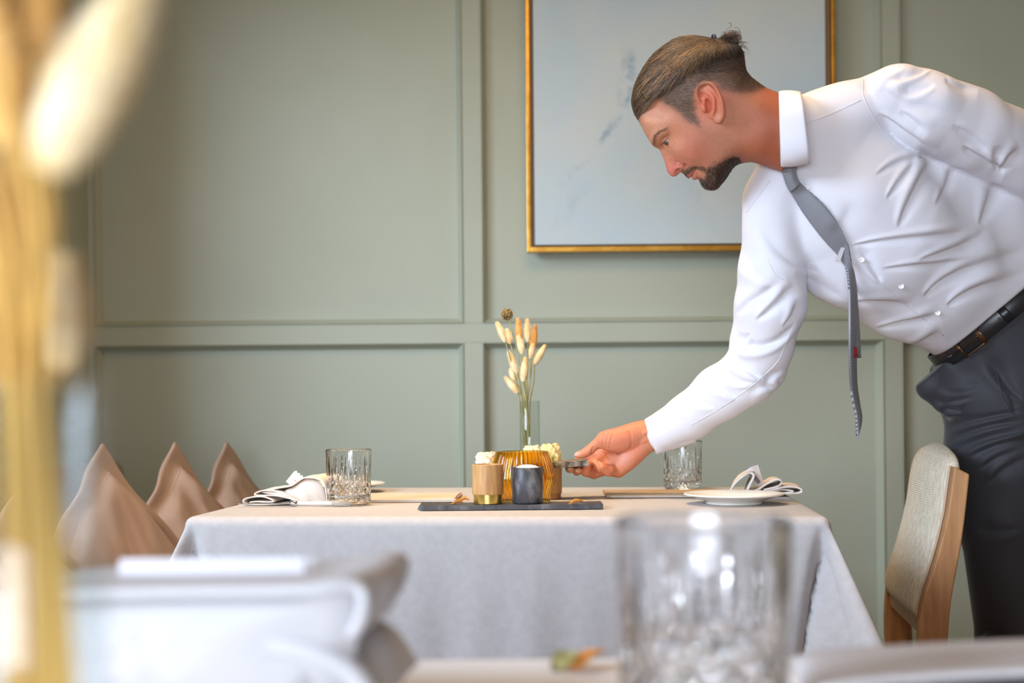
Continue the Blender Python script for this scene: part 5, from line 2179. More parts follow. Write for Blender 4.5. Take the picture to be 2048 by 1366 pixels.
def hand_tone(v):
    x, y, w = v.T
    L = lambda *c: np.array(S(*c)[:3])
    base = np.tile(L(208, 132, 98), (len(v), 1))

    def mix(m, col, amt=1.0):
        m = (m * amt)[:, None]
        base[:] = base * (1 - m) + L(*col) * m
    bl = lambda cx, cy, r: np.exp(-((x - cx) ** 2 + (y - cy) ** 2) / r ** 2)
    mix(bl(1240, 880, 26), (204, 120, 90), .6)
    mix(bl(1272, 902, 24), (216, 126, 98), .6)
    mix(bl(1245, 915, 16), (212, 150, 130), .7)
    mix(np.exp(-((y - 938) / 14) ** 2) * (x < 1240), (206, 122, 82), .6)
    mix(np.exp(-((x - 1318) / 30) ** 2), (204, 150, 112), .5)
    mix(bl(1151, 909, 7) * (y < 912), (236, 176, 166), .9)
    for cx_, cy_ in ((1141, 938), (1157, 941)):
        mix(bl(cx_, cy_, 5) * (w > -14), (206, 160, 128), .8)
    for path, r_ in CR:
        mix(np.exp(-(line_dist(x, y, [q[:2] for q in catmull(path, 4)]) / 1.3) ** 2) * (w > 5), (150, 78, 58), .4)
    return base


body_v.append(NF.world(hand_v))
body_q.append(hand_q)
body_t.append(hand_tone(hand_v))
# fingernails that show under the slab
for (c_, dx) in (((1139.5, 938.5, 4.5), 0), ((1155.5, 942, 15.5), 1)):
    v, f = [], []
    for i in range(9):
        for j in range(13):
            a, b_ = i / 8 * .95, 2 * math.pi * j / 12
            v.append((c_[0] + 4.6 * a * math.cos(b_) - .8 * a * math.sin(b_), c_[1] + 3.0 * a * math.sin(b_) + 1.6 * a * math.cos(b_), c_[2] + 1.6 * math.sqrt(1 - a * a)))
    for i in range(8):
        for j in range(12):
            f.append((i * 13 + j, i * 13 + j + 1, (i + 1) * 13 + j + 1, (i + 1) * 13 + j))
    part_np('fingernail', NF.world(np.array(v)), np.array(f), mat('nail', S(214, 168, 140), .3) if 'nail' not in bpy.data.materials else bpy.data.materials['nail'])

# ------------------------------------------------------------------ shirt
TF = Frame(1750, 420, 2.47)
A = TF.at
shirt_m = mat('white_shirt_cotton', S(221, 222, 229), 0.75, spec=.25, sss=.05, sss_r=(1, 1, 1), sss_s=.004, bump=(700, .08, .0004, 'weave'))
M['shirt'] = shirt_m
SB = Field((1255, 95, -300), (2180, 940, 175), 4.0)


def chain(fd, pts, k=12, ws=1.0):
    """pts: (px, py, depth, radius px at that depth)"""
    q = [(A(x, y, d), r * d / 2.47) for x, y, d, r in pts]
    for i in range(len(q) - 1):
        fd.cone(q[i][0], q[i + 1][0], q[i][1], q[i + 1][1], k, ws=ws)


chain(SB, [(1672, 400, 2.50, 150), (1728, 455, 2.53, 166), (1832, 526, 2.60, 158), (1950, 590, 2.68, 146)], 20, .64)
chain(SB, [(1800, 380, 2.56, 140), (1910, 455, 2.63, 150), (2030, 535, 2.70, 150)], 24, .62)
chain(SB, [(1612, 256, 2.45, 64), (1700, 228, 2.455, 64), (1775, 200, 2.46, 64)], 18, .9)
chain(SB, [(1590, 292, 2.46, 62), (1545, 400, 2.49, 58), (1544, 450, 2.50, 58)], 22, .9)
chain(SB, [(1640, 300, 2.47, 110), (1700, 380, 2.50, 150)], 26, .62)
chain(SB, [(1544, 445, 2.50, 58), (1545, 540, 2.52, 68), (1540, 612, 2.54, 72), (1524, 690, 2.57, 64), (1516, 722, 2.585, 58)], 14)
chain(SB, [(1524, 735, 2.59, 48), (1505, 745, 2.59, 60), (1440, 787, 2.62, 56), (1380, 831, 2.645, 49), (1322, 866, 2.665, 38)], 14)
chain(SB, [(1545, 748, 2.58, 22), (1530, 742, 2.58, 40)], 12)
chain(SB, [(1795, 190, 2.43, 66), (1850, 222, 2.435, 80), (1940, 262, 2.47, 82), (2060, 320, 2.54, 84)], 10)
chain(SB, [(2060, 325, 2.55, 80), (2075, 420, 2.74, 66), (2060, 500, 2.88, 50)], 8)
# tucked under the belt
BB = np.array([.755, -.655, 0.0])
BN = np.array([.655, .755, 0.0])
BC = A(1985, 627, 2.695)


def half(X, Y, W):
    return -(BN[0] * (X - BC[0]) + BN[1] * (Y - BC[1]) + 13)


SB.op(SB.lo, SB.lo + SB.h * (SB.n - 1), half, 4, 'cut')
# open ends at the wrist and the neck are covered by cuff and collar
shirt_v, shirt_q = SB.mesh(6)


def vert_normals(v, q):
    n = np.cross(v[q[:, 2]] - v[q[:, 0]], v[q[:, 3]] - v[q[:, 1]])
    out = np.zeros_like(v)
    for i in range(3):
        for k in range(4):
            out[:, i] += np.bincount(q[:, k], n[:, i], len(v))
    return out / (np.linalg.norm(out, axis=1)[:, None] + 1e-9)


def subdivide(v, q):
    """split every quad in four (midpoints), for finer folds"""
    e = np.sort(np.concatenate([q[:, [i, (i + 1) % 4]] for i in range(4)]), axis=1)
    u, inv = np.unique(e, axis=0, return_inverse=True)
    inv = inv.reshape(-1)
    n, m = len(v), len(q)
    mid = (v[u[:, 0]] + v[u[:, 1]]) / 2
    cen = v[q].mean(1)
    E = n + inv.reshape(4, m).T
    C = n + len(u) + np.arange(m)
    nq = np.concatenate([np.stack([q[:, i], E[:, i], C, E[:, i - 1]], 1) for i in range(4)])
    return np.concatenate([v, mid, cen]), nq


def fold(v, n, frame, strokes):
    """press folds into the cloth: each stroke is a line (photo px), width, depth; the crease is steep on one side"""
    wv = frame.world(v)
    px, py = project(wv)
    eye = np.array([0, 0, ZC])
    nw = n[:, 0:1] * frame.ex + n[:, 1:2] * frame.ey + n[:, 2:3] * frame.ew
    facing = np.clip(((eye - wv) * nw).sum(1) / np.linalg.norm(eye - wv, axis=1) * 3, 0, 1)
    disp = np.zeros(len(v))
    for pts, wd, am in strokes:
        c = catmull([(a, b, 0) for a, b in pts], 6)[:, :2]
        lo, hi = c.min(0) - 4 * wd, c.max(0) + 4 * wd
        s = np.where((px > lo[0]) & (px < hi[0]) & (py > lo[1]) & (py < hi[1]))[0]
        if not len(s):
            continue
        X, Y = px[s], py[s]
        best, sd, tt = np.full(len(s), 1e9), np.zeros(len(s)), np.zeros(len(s))
        m = len(c) - 1
        for i in range(m):
            a, ab = c[i], c[i + 1] - c[i]
            t = np.clip(((X - a[0]) * ab[0] + (Y - a[1]) * ab[1]) / (ab @ ab + 1e-9), 0, 1)
            dx, dy = X - a[0] - t * ab[0], Y - a[1] - t * ab[1]
            d = np.hypot(dx, dy)
            k = d < best
            best[k] = d[k]
            sd[k] = np.sign(ab[0] * dy - ab[1] * dx)[k] * d[k]
            tt[k] = ((i + t) / m)[k]
        ww = wd * (.40 + 1.15 * tt)                       # narrow at the tip, opening towards the other end
        fade = np.minimum(1, tt / .16) ** .8 * np.minimum(1, np.maximum(0, 1 - tt) / .30) ** .9
        x = sd / ww
        prof = np.where(x > 0, -np.exp(-(x / 1.25) ** 2), -np.exp(-(x / .6) ** 2)) + .48 * np.exp(-((x + 1.35) / .9) ** 2)
        fade = fade * np.minimum(1, .55 + .6 * tt)
        disp[s] += am * fade * prof
    return v + n * (disp * facing)[:, None]


SHIRT_FOLDS = [                                             # each from its tip to its broad end: points, width, depth
    # under the raised arm and across the chest
    ([(1797, 455), (1812, 420), (1832, 382), (1856, 340), (1870, 322)], 12, 9), ([(1774, 398), (1796, 368), (1820, 340), (1838, 322)], 8, 6), ([(1752, 350), (1784, 330), (1822, 318), (1850, 316)], 8, 5),
    ([(1872, 410), (1890, 380), (1902, 350), (1906, 332)], 10, 5), ([(1960, 450), (1972, 420), (1984, 390), (1990, 366)], 12, 6),
    ([(1702, 492), (1750, 484), (1810, 477), (1880, 471), (1950, 462)], 7, 7), ([(1838, 520), (1880, 508), (1925, 492), (1975, 464)], 9, 7),
    ([(1764, 538), (1830, 532), (1890, 528), (1960, 516)], 8, 6), ([(1848, 594), (1872, 572), (1904, 553), (1950, 534), (2050, 502)], 10, 9),
    ([(1894, 612), (1920, 594), (1960, 576), (2050, 548)], 9, 7), ([(1704, 604), (1745, 605), (1790, 608), (1824, 614)], 8, 5), ([(1752, 657), (1800, 647), (1840, 641), (1880, 630)], 8, 7),
    ([(1792, 698), (1840, 688), (1886, 662)], 8, 6), ([(1762, 566), (1750, 546), (1732, 516), (1716, 492)], 8, 7), ([(1640, 548), (1600, 532), (1562, 505), (1536, 470), (1520, 430)], 14, 4),
    ([(1690, 600), (1640, 570), (1590, 545)], 14, 4), ([(1660, 470), (1690, 440), (1712, 400)], 16, 3),
    # right sleeve
    ([(1512, 642), (1545, 614), (1568, 594), (1594, 570)], 10, 9), ([(1474, 628), (1495, 606), (1530, 586), (1572, 560)], 10, 6), ([(1566, 655), (1586, 632), (1602, 598)], 8, 5),
    ([(1500, 668), (1488, 678), (1464, 678)], 7, 6), ([(1594, 646), (1557, 682), (1520, 695), (1488, 693), (1460, 700)], 9, 9),
    ([(1526, 760), (1500, 746), (1478, 728), (1450, 706)], 8, 8), ([(1504, 768), (1476, 764), (1450, 752), (1424, 728)], 8, 7), ([(1474, 798), (1444, 780), (1416, 754)], 8, 6),
    ([(1446, 772), (1424, 760), (1398, 746)], 7, 4), ([(1376, 834), (1358, 822), (1342, 804)], 6, 5), ([(1428, 816), (1402, 806), (1374, 788)], 8, 4), ([(1566, 742), (1545, 752), (1530, 776)], 7, 5),
    ([(1552, 772), (1525, 776), (1496, 784)], 7, 4), ([(1546, 572), (1504, 542), (1482, 496)], 11, 4),
    # left sleeve
    ([(1808, 132), (1770, 146), (1744, 164), (1732, 184)], 9, 7), ([(1862, 136), (1834, 147), (1806, 153), (1772, 156)], 8, 7), ([(1870, 170), (1832, 183), (1796, 186)], 10, 5),
    ([(1756, 226), (1786, 248), (1826, 280), (1870, 308)], 9, 6), ([(1800, 222), (1826, 244), (1852, 272)], 11, 5), ([(1926, 292), (1950, 312), (1990, 336), (2010, 344)], 10, 7),
    ([(2000, 348), (2016, 322), (2046, 296)], 9, 7), ([(1996, 346), (1992, 322), (1994, 290)], 8, 5), ([(1906, 250), (1950, 280), (1992, 330)], 13, 5), ([(1890, 156), (1916, 172), (1956, 180)], 9, 4),
    ([(1764, 176), (1804, 204), (1856, 216), (1920, 240)], 15, 4),
]
shirt_v, shirt_q = subdivide(shirt_v, shirt_q)
nn = vert_normals(shirt_v, shirt_q)
rsn = np.random.RandomState(5)
dd = np.zeros(len(shirt_v))
for _ in range(26):
    k = rsn.normal(0, 1, 3)
    k *= rsn.uniform(.012, .035) / np.linalg.norm(k)
    dd += np.sin(shirt_v @ k * 2 + rsn.uniform(0, 6)) * .32
shirt_v = fold(shirt_v + nn * dd[:, None], nn, TF, [(p_, w_ * 1.1, a_ * 1.25) for p_, w_, a_ in SHIRT_FOLDS])
shirt = part_np('shirt', TF.world(shirt_v), shirt_q, M['shirt'])


class Draped:
    """depth of the folded cloth towards the viewer, looked up by photo pixel"""

    def __init__(s, v, q, frame):
        w = frame.world(v)
        n = vert_normals(v, q)
        nw = n[:, 0:1] * frame.ex + n[:, 1:2] * frame.ey + n[:, 2:3] * frame.ew
        k = ((np.array([0, 0, ZC]) - w) * nw).sum(1) > 0
        s.x, s.y = project(w[k])
        s.d = w[k][:, 1]

    def __call__(s, px, py, lift=0.0):
        r2 = (s.x - px) ** 2 + (s.y - py) ** 2
        k = r2 < 25
        if not k.any():
            k = r2 <= r2.min() + 1e-9
        d0 = s.d[k].min()
        m = k & (s.d < d0 + .012)
        wt = np.exp(-r2[m] / 5) + 1e-6
        return np.array(P(px, py, (s.d[m] * wt).sum() / wt.sum() - lift))


on_shirt = Draped(shirt_v, shirt_q, TF)


def seam(pts, name='seam', r=.0007, lift=.0004, m=None):
    c = catmull([(a, b, 0) for a, b in pts], 6)[:, :2]
    tube(name, [on_shirt(a, b, lift) - man_o for a, b in c], r, m or M['shirt'], shirt, 5)


def strip(name, left, right, mt, parent, thick=.0016, nu=6, uvs=True, bulge=0.0):
    """a band between two rails of world points, with thickness and a metric uv map"""
    left, right = np.asarray(left, float), np.asarray(right, float)
    m = len(left)
    mid = (left + right) / 2
    tg = np.gradient(mid, axis=0)
    nr = np.cross(right - left, tg)
    nr /= np.linalg.norm(nr, axis=1)[:, None] + 1e-12
    if nr[:, 1].mean() > 0:
        nr = -nr
    s = np.concatenate([[0], np.cumsum(np.linalg.norm(np.diff(mid, axis=0), axis=1))])
    vv, uv = [], []
    for side_ in (1, -1):
        for i in range(m):
            for j in range(nu + 1):
                t = j / nu
                vv.append(left[i] * (1 - t) + right[i] * t + nr[i] * (side_ * thick / 2 + bulge * math.sin(math.pi * t)))
                uv.append((s[i], (t - .5) * np.linalg.norm(right[i] - left[i])))
    ff = []
    w = nu + 1
    for k in (0, 1):
        for i in range(m - 1):
            for j in range(nu):
                a = k * m * w + i * w + j
                ff.append((a, a + w, a + w + 1, a + 1) if k else (a, a + 1, a + w + 1, a + w))
    for i in range(m - 1):
        for j in (0, nu):
            a = i * w + j
            ff.append((a, a + w, m * w + a + w, m * w + a))
    for i in (0, m - 1):
        for j in range(nu):
            a = i * w + j
            ff.append((a, a + 1, m * w + a + 1, m * w + a))
    o = link_mesh(name, np.array(vv) - man_o, ff, mt, parent)
    ul = o.data.uv_layers.new(name='uv')
    li = np.empty(len(o.data.loops), np.int32)
    o.data.loops.foreach_get('vertex_index', li)
    ul.data.foreach_set('uv', np.array(uv)[li].astype(np.float32).ravel())
    return o


# collar: stand and fold-over leaf around the neck
inner, outer, stand = [], [], []
for k in range(73):
    t = -math.pi * .5 + .42 + (2 * math.pi - .84) * k / 72         # from the near front edge over the nape to the far one
    cu, sw = math.sin(t), math.cos(t)
    cu = math.copysign(abs(cu) ** .66, cu)
    sw = math.copysign(abs(sw) ** .66, sw)
    y1 = 259 - 77 * cu
    x1 = 1561 - 2 * cu
    y2 = 258 - 72 * cu
    x2 = 1611 - 9 * cu
    inner.append((x1, y1, 86 * sw))
    outer.append((x2, y2, 104 * sw))
    stand.append((x1 + 36, y1 * .94 + 258 * .06, 74 * sw))
KF = Frame(1590, 258, 2.40)
col = lambda L_: np.array([KF.world(np.array([[x, y, w]]))[0] for x, y, w in L_])
M['collar'] = M['shirt']


def band(name, rails, mt, parent, thick=.0022):
    n, m = len(rails[0]), len(rails)
    v = np.concatenate(rails)
    f = []
    for i in range(m - 1):
        for j in range(n - 1):
            f.append((i * n + j, i * n + j + 1, (i + 1) * n + j + 1, (i + 1) * n + j))
    o = link_mesh(name, v - man_o, np.array(f), mt, parent)
    md = o.modifiers.new('thickness', 'SOLIDIFY')
    md.thickness, md.offset = thick, 0
    return o


ci, co_, cs_ = col(inner), col(outer), col(stand)
mids = [ci * (1 - t) + co_ * t + (0) for t in (0, .04, .12, .3, .5, .7, .9, 1)]
ctr_ = KF.world(np.array([[1590, 258, 0]]))[0]
for i, t in enumerate((0, .04, .12, .3, .5, .7, .9, 1)):
    r_ = mids[i] - ctr_
    mids[i] = ctr_ + r_ * (1 + .03 * math.sin(math.pi * t))
stand_r = [cs_, ci * .35 + cs_ * .65, ci * .8 + cs_ * .2 - 0, ci]
band('collar', [np.array(x) for x in stand_r[:-1]] + mids, M['shirt'], shirt)

# cuff of the right sleeve
CF = Frame(1340, 862, 2.665)
ca, cb = np.array([1301.5, 874.5, 0]), np.array([1372, 841, 4])
ax = (cb - ca) / np.linalg.norm(cb - ca)
pr_ = np.array([-ax[1], ax[0], 0])
rails = []
for t, ra in ((.02, 33), (0, 35.5), (.02, 37), (.25, 39), (.5, 42), (.75, 45), (.97, 47), (1.0, 45.5), (1.0, 42)):
    ring = []
    for k in range(57):
        th = 2 * math.pi * k / 56
        wob = 1
        skew = -6 * math.cos(th) * (1 - t)
        ring.append(ca + ax * (t * np.linalg.norm(cb - ca) + skew * .6) + (pr_ * math.cos(th) * ra + np.array([0, 0, 1]) * math.sin(th) * ra * .82) * wob)
    rails.append(CF.world(np.array(ring)))
band('cuff', rails, M['shirt'], shirt, .0018)

# seams, placket and buttons
seam([(1726, 160), (1727, 192), (1750, 240), (1796, 293), (1842, 315)], 'seam', .0011)
seam([(1609, 247), (1660, 228), (1722, 200)])
seam([(1540, 362), (1515, 395), (1492, 425)])
seam([(1536, 520), (1550, 548), (1568, 560)])
seam([(1382, 850), (1438, 817), (1486, 785), (1522, 756), (1556, 722), (1574, 680), (1592, 640)], 'seam', .0009)
pl_l = [(1706, 494), (1726, 530), (1758, 562), (1800, 600), (1850, 640), (1888, 672)]
seam(pl_l, 'placket_edge', .0009, .0002)
M['button'] = mat('pearl_button', S(238, 238, 240), .15, coat=.8, spec=.6)
for bx_, by_ in ((1724, 520), (1803, 573), (1876, 626), (1613, 376)):
    c = on_shirt(bx_, by_, .0012)
    nr = np.array([0, 0, ZC]) - c
    nr /= np.linalg.norm(nr)
    R4 = Vector(nr).to_track_quat('Z', 'Y').to_matrix().to_4x4()
    o = lathe('button', [(0, .0012), (.0026, .0012), (.0032, .0020), (.0046, .0022), (.0054, .0012), (.0052, 0), (0, 0)], M['button'], shirt, 24)
    o.matrix_local = Matrix.Translation(Vector(c - man_o)) @ R4


def tie_mat():
    m = bpy.data.materials.new('grey_woven_tie')
    m.use_nodes = True
    nt = m.node_tree
    b = nt.nodes['Principled BSDF']
    b.inputs['Roughness'].default_value = .55
    uv = nt.nodes.new('ShaderNodeUVMap')
    mp = nt.nodes.new('ShaderNodeMapping')
    mp.inputs['Rotation'].default_value = (0, 0, math.radians(45))
    mp.inputs['Scale'].default_value = (1, 1, 1)
    nt.links.new(uv.outputs[0], mp.inputs[0])
    ck = nt.nodes.new('ShaderNodeTexChecker')
    ck.inputs['Scale'].default_value = 620
    ck.inputs['Color1'].default_value = S(200, 202, 208)
    ck.inputs['Color2'].default_value = S(40, 43, 50)
    nt.links.new(mp.outputs[0], ck.inputs[0])
    mx = nt.nodes.new('ShaderNodeMix')
    mx.data_type = 'RGBA'
    mx.inputs['Factor'].default_value = .42
    mx.inputs['B'].default_value = S(74, 78, 86)
    nt.links.new(ck.outputs[0], mx.inputs['A'])
    nt.links.new(mx.outputs['Result'], b.inputs['Base Color'])
    return m


M['tie'] = tie_mat()
kl = [(1563, 336), (1566, 350), (1572, 368), (1580, 384)]
kr = [(1594, 334), (1593, 346), (1596, 357), (1600, 366)]
rail = lambda L_, lift: [on_shirt(x, y, lift) for x, y in catmull([(a, b, 0) for a, b in L_], 5)[:, :2]]
tie_l = [(1580, 383), (1594, 406), (1610, 431), (1630, 458), (1650, 483), (1676, 510)]
tie_r = [(1600, 365), (1620, 384), (1644, 406), (1662, 428), (1679, 452), (1696, 488)]
rl, rr_ = rail(tie_l, .010), rail(tie_r, .008)
dl, dr = rl[-1][1], rr_[-1][1]
hang_l = [(1685, 524), (1694, 542), (1698, 580), (1699, 640), (1699, 702), (1701, 766), (1706, 805), (1712, 832), (1713.5, 876)]
hang_r = [(1702, 520), (1708, 548), (1713, 590), (1714, 640), (1712, 702), (1713, 766), (1719, 810), (1723, 840), (1714.5, 877)]
for i, ((a, b), (c, d)) in enumerate(zip(catmull([(*q, 0) for q in hang_l], 4)[:, :2], catmull([(*q, 0) for q in hang_r], 4)[:, :2])):
    t = min(1, i / 8)
    rl.append(np.array(P(a, b, dl - .012 * t)))
    rr_.append(np.array(P(c, d, dl - .012 * t + (dr - dl) * (1 - t) + .040 * t * (1 if b < 780 else max(0, (876 - b) / 96)))))
tie = strip('tie', rl, rr_, M['tie'], man, .004, 8, bulge=.002)
strip('tie_knot', rail(kl, .014), rail(kr, .014), M['tie'], tie, .010, 8, bulge=.007)
t2l = [(1700, 560), (1706, 600), (1711, 650), (1713, 685), (1716, 716)]
t2r = [(1708, 560), (1714, 600), (1718, 650), (1720, 685), (1721, 716)]
dt = dl + .022
strip('tie_tail', [P(x, y, dt) for x, y in catmull([(*q, 0) for q in t2l], 5)[:, :2]], [P(x, y, dt + .02) for x, y in catmull([(*q, 0) for q in t2r], 5)[:, :2]], M['tie'], tie, .003, 4)
strip('tie_label', [P(1708.5, y, dl - .0005) for y in (694, 704, 716)], [P(1714, y, dl + .006) for y in (696, 705, 714)], mat('red_label', S(150, 30, 40), .7), tie, .001, 2)
p0, p1 = np.array(P(1689, 484, dl - .010)), np.array(P(1676.5, 521, dl - .010))
bm = bmesh.new()
bm_box(bm, -.5, .5, -.5, .5, -.5, .5, 0)
zz = (p1 - p0)
ln = np.linalg.norm(zz)
zz = zz / ln
xx = np.cross(zz, [0, 1, 0])
xx /= np.linalg.norm(xx)
yy = np.cross(zz, xx)
for v in bm.verts:
    q = (p0 + p1) / 2 + xx * v.co.x * .0058 + yy * v.co.y * .005 + zz * v.co.z * ln - man_o
    v.co = q
bmesh.ops.bevel(bm, geom=list(bm.edges), offset=.0008, segments=2, affect='EDGES')
link_bm('tie_clip', bm, M['satin_steel'], tie)

# ------------------------------------------------------------------ trousers, belt, shoes
M['trousers'] = mat('charcoal_trousers', S(52, 53, 57), .62, spec=.35, sheen=.25, bump=(500, .12, .0006, 'weave'))
M['belt'] = mat('black_leather', S(30, 31, 34), .34, spec=.5, bump=(260, .12, .0006))
QB = Field((1790, 540, -620), (2440, 1860, 60), 6.0)
ft_z = A(2050, 1640, 2.80)
chain(QB, [(1985, 634, 2.700, 140), (2010, 745, 2.73, 148)], 20, .70)
chain(QB, [(1908, 744, 2.70, 34), (1867, 770, 2.70, 33), (1906, 790, 2.70, 42), (1975, 780, 2.70, 70)], 16, .8)
chain(QB, [(1995, 790, 2.735, 108), (1998, 900, 2.75, 104), (2012, 1040, 2.76, 92), (2036, 1300, 2.77, 80), (2050, 1660, 2.80, 58)], 24)
chain(QB, [(2070, 800, 2.75, 112), (2150, 1040, 2.82, 96), (2190, 1300, 2.86, 82), (2220, 1630, 2.90, 58)], 16)


def half2(X, Y, W):
    return (BN[0] * (X - BC[0]) + BN[1] * (Y - BC[1]) - 9)


QB.op(QB.lo, QB.lo + QB.h * (QB.n - 1), half2, 3, 'cut')
QB.op(QB.lo, QB.lo + QB.h * (QB.n - 1), lambda X, Y, W: -(Y - 1790 + 0 * X + 0 * W), 3, 'cut')
tv, tq = QB.mesh(3)
tv, tq = subdivide(tv, tq)
tn_ = vert_normals(tv, tq)
TR_FOLDS = [([(1925, 824), (1900, 820), (1880, 820)], 8, 9), ([(2046, 822), (1965, 838), (1920, 848), (1890, 858)], 8, 9), ([(2046, 842), (1975, 854), (1925, 868), (1894, 882)], 8, 9),
            ([(2046, 862), (1990, 874), (1940, 888), (1900, 908)], 9, 8), ([(1936, 914), (1985, 893), (2046, 880), (2100, 870)], 10, 9), ([(1955, 940), (2000, 914), (2060, 896)], 11, 9), ([(1975, 968), (2010, 938), (2070, 912)], 12, 8),
            ([(2032, 832), (2020, 790), (1990, 745), (1965, 700)], 11, 6), ([(2044, 802), (2015, 770), (1982, 718)], 10, 6), ([(1960, 770), (1920, 776), (1876, 768)], 12, 4), ([(1945, 795), (1890, 806), (1848, 798)], 9, 5),
            ([(2010, 1268), (1975, 1262), (1950, 1272)], 10, 7), ([(2040, 1060), (1980, 1064), (1945, 1040)], 14, 5)]
tv = fold(tv, tn_, TF, TR_FOLDS)
trousers = part_np('trousers', TF.world(tv), tq, M['trousers'])
rails = []
BA, BD = 168.0, 113.0


def belt_pt(th, s, out=0.0):
    return BC + BB * (BA + out) * math.cos(th) + np.array([0, 0, 1.0]) * (BD + out) * math.sin(th) + BN * s


for s_, o_ in ((-22, -1.5), (-22, 1.5), (-21, 2.6), (0, 3.2), (21, 2.6), (22, 1.5), (22, -1.5)):
    rails.append(TF.world(np.array([belt_pt(2 * math.pi * k / 96, s_ + 4, o_) for k in range(97)])))
belt = link_mesh('belt', np.concatenate(rails) - man_o, np.array([(i * 97 + j, i * 97 + j + 1, (i + 1) * 97 + j + 1, (i + 1) * 97 + j) for i in range(6) for j in range(96)]), M['belt'], man)


def belt_theta(px, py):
    best = None
    for k in range(1, 400):
        th = math.pi * k / 400
        w = TF.world(belt_pt(th, 4)[None])
        x, y = project(w)
        e = (x[0] - px) ** 2 + (y[0] - py) ** 2
        if best is None or e < best[0]:
            best = (e, th)
    return best[1]


def belt_box(name, th0, th1, s0, s1, mt, out=5.0, th_=2.5, n=6):
    v = []
    for o_ in (out, out + th_):
        for s_ in (s0, s1):
            for k in range(n + 1):
                v.append(belt_pt(th0 + (th1 - th0) * k / n, s_, o_))
    w = n + 1
    f = []
    for k in range(n):
        f += [(k, k + 1, w + k + 1, w + k), (2 * w + k, 3 * w + k, 3 * w + k + 1, 2 * w + k + 1), (k, 2 * w + k, 2 * w + k + 1, k + 1), (w + k, w + k + 1, 3 * w + k + 1, 3 * w + k)]
    f += [(0, w, 3 * w, 2 * w), (n, 2 * w + n, 3 * w + n, w + n)]
    bm = bmesh.new()
    bv = [bm.verts.new(q) for q in TF.world(np.array(v)) - man_o]
    for q in f:
        bm.faces.new([bv[i] for i in q])
    bmesh.ops.recalc_face_normals(bm, faces=bm.faces)
    bmesh.ops.bevel(bm, geom=[e for e in bm.edges if e.calc_face_angle(0) > .8], offset=.0006, segments=2, affect='EDGES')
    return link_bm(name, bm, mt, belt, True)


M['buckle'] = mat('dark_bronze', S(150, 128, 104), .28, metal=1.0)
ta, tb = belt_theta(1922, 698), belt_theta(1964, 666)
dt_ = (tb - ta)
for nm, a, b_, s0, s1 in (('buckle_bar', ta, ta + dt_ * .09, -19, 27), ('buckle_bar', tb - dt_ * .16, tb, -19, 27), ('buckle_bar', ta, tb, -20, -16), ('buckle_bar', ta, tb, 24, 28)):
    belt_box(nm, a, b_, s0, s1, M['buckle'])
belt_box('buckle_prong', ta - dt_ * .04, tb - dt_ * .05, 2.2, 5.4, M['buckle'], 6.0, 2.2)
tk0, tk1 = belt_theta(2003, 634), belt_theta(2016, 622)
belt_box('belt_keeper', tk0, tk1, -17, 25, M['belt'], 3.4, 3.0)
for hx, hy in ((1896, 706), (1905, 710), (1943, 688), (1982, 652), (2000, 640)):
    th = belt_theta(hx, hy)
    c = TF.world(belt_pt(th, 4, 3.6)[None])[0]
    nr = np.array([0, 0, ZC]) - c
    R4 = Vector(nr).to_track_quat('Z', 'Y').to_matrix().to_4x4()
    o = lathe('belt_hole', [(0, .0002), (.0016, .0002), (.0022, .0006), (.0026, 0), (0, 0)], M['belt'], belt, 12)
    o.matrix_local = Matrix.Translation(Vector(c - man_o)) @ R4
# pocket welt and fly
on_tr = Draped(tv, tq, TF)
tube('pocket_edge', [on_tr(x, y, .001) - man_o for x, y in catmull([(1992, 742, 0), (2005, 790, 0), (2022, 826, 0)], 5)[:, :2]], .0012, M['trousers'], trousers, 5)
# shoes under the trouser legs
M['shoe'] = mat('black_shoe_leather', S(24, 23, 23), .3, spec=.5)
for (px_, py_, dd_) in ((2050, 1660, 2.80), (2220, 1630, 2.90)):
    g = P(px_, py_, dd_)
    bm = bmesh.new()
    bmesh.ops.create_uvsphere(bm, u_segments=28, v_segments=16, radius=1)
    for v in bm.verts:
        x, y, z = v.co
        toe = (1 - x) / 2
        v.co = Vector((x * .145 - .045, y * (.047 - .010 * toe + .006 * math.sin(3 * toe)), max(-.0, (z + .55)) * (.055 - .028 * toe)))
    o = link_bm('shoe', bm, M['shoe'], man, True)
    o.location = (g.x - man_o[0], g.y - man_o[1], .001)

# ------------------------------------------------------------------ body mesh: head and neck joined to the right hand by the trunk and arm under the shirt
def end_face(v, q, tgt):
    c = v[q].mean(1)
    return int(np.argmin(((c - tgt) ** 2).sum(1)))


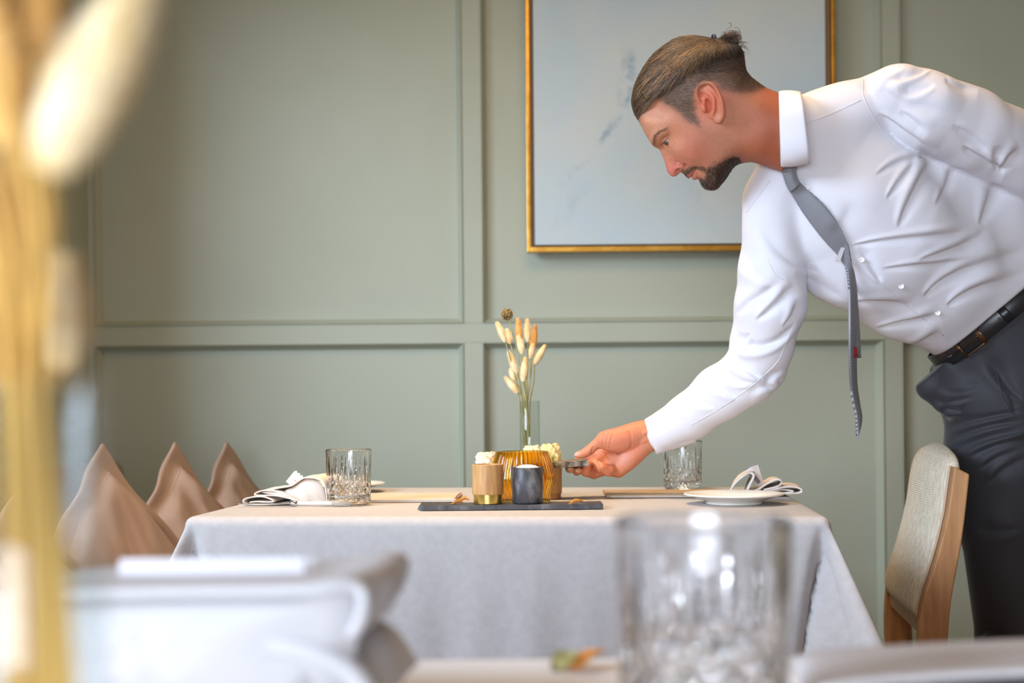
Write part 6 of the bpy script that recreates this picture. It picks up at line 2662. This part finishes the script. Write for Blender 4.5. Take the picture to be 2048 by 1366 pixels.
hv, nv_ = body_v[0], body_v[1]
fa = end_face(hv, body_q[0], HF.world(np.array([[1588, 262, 0]]))[0])
fb = end_face(nv_, body_q[1], NF.world(np.array([[1372, 838, -14]]))[0])
qa, qb = body_q[0][fa], body_q[1][fb] + len(hv)
allv = np.concatenate([hv, nv_])
path = [hv[body_q[0][fa]].mean(0)] + [TF.world(A(*p)[None])[0] for p in ((1640, 330, 2.50), (1700, 420, 2.52), (1620, 440, 2.51), (1545, 450, 2.505), (1542, 560, 2.53), (1530, 690, 2.575), (1500, 748, 2.59), (1420, 806, 2.63))] + [nv_[body_q[1][fb]].mean(0)]
rad_ = [.004, .05, .075, .055, .035, .040, .036, .036, .030, .004]
rings, tones = [], []
for i in range(1, len(path) - 1):
    t = path[i + 1] - path[i - 1]
    t /= np.linalg.norm(t)
    u_ = np.array([0, 1.0, 0]) - t * t[1]
    u_ /= np.linalg.norm(u_)
    w_ = np.cross(t, u_)
    rings.append(np.array([path[i] + rad_[i] * (math.cos(a) * u_ + math.sin(a) * w_) for a in (.785, 2.356, 3.927, 5.498)]))
base = len(allv)
loop = [list(qa)] + [[base + 4 * i + k for k in range(4)] for i in range(len(rings))] + [list(qb[::-1])]
allv2 = np.concatenate([allv] + rings)
for i in range(1, len(loop)):                      # turn each ring so that its corners follow the ring before
    best = min(range(4), key=lambda s: sum(np.linalg.norm((allv2[loop[i][(k + s) % 4]] - allv2[loop[i]].mean(0)) / (np.linalg.norm(allv2[loop[i][0]] - allv2[loop[i]].mean(0)) + 1e-9)
                                           - (allv2[loop[i - 1][k]] - allv2[loop[i - 1]].mean(0)) / (np.linalg.norm(allv2[loop[i - 1][0]] - allv2[loop[i - 1]].mean(0)) + 1e-9)) for k in range(4)))
    loop[i] = [loop[i][(k + best) % 4] for k in range(4)]
tq_ = np.array([[loop[i][k], loop[i][(k + 1) % 4], loop[i + 1][(k + 1) % 4], loop[i + 1][k]] for i in range(len(loop) - 1) for k in range(4)])
Qall = np.concatenate([np.delete(body_q[0], fa, 0), np.delete(body_q[1] + len(hv), fb, 0), tq_])
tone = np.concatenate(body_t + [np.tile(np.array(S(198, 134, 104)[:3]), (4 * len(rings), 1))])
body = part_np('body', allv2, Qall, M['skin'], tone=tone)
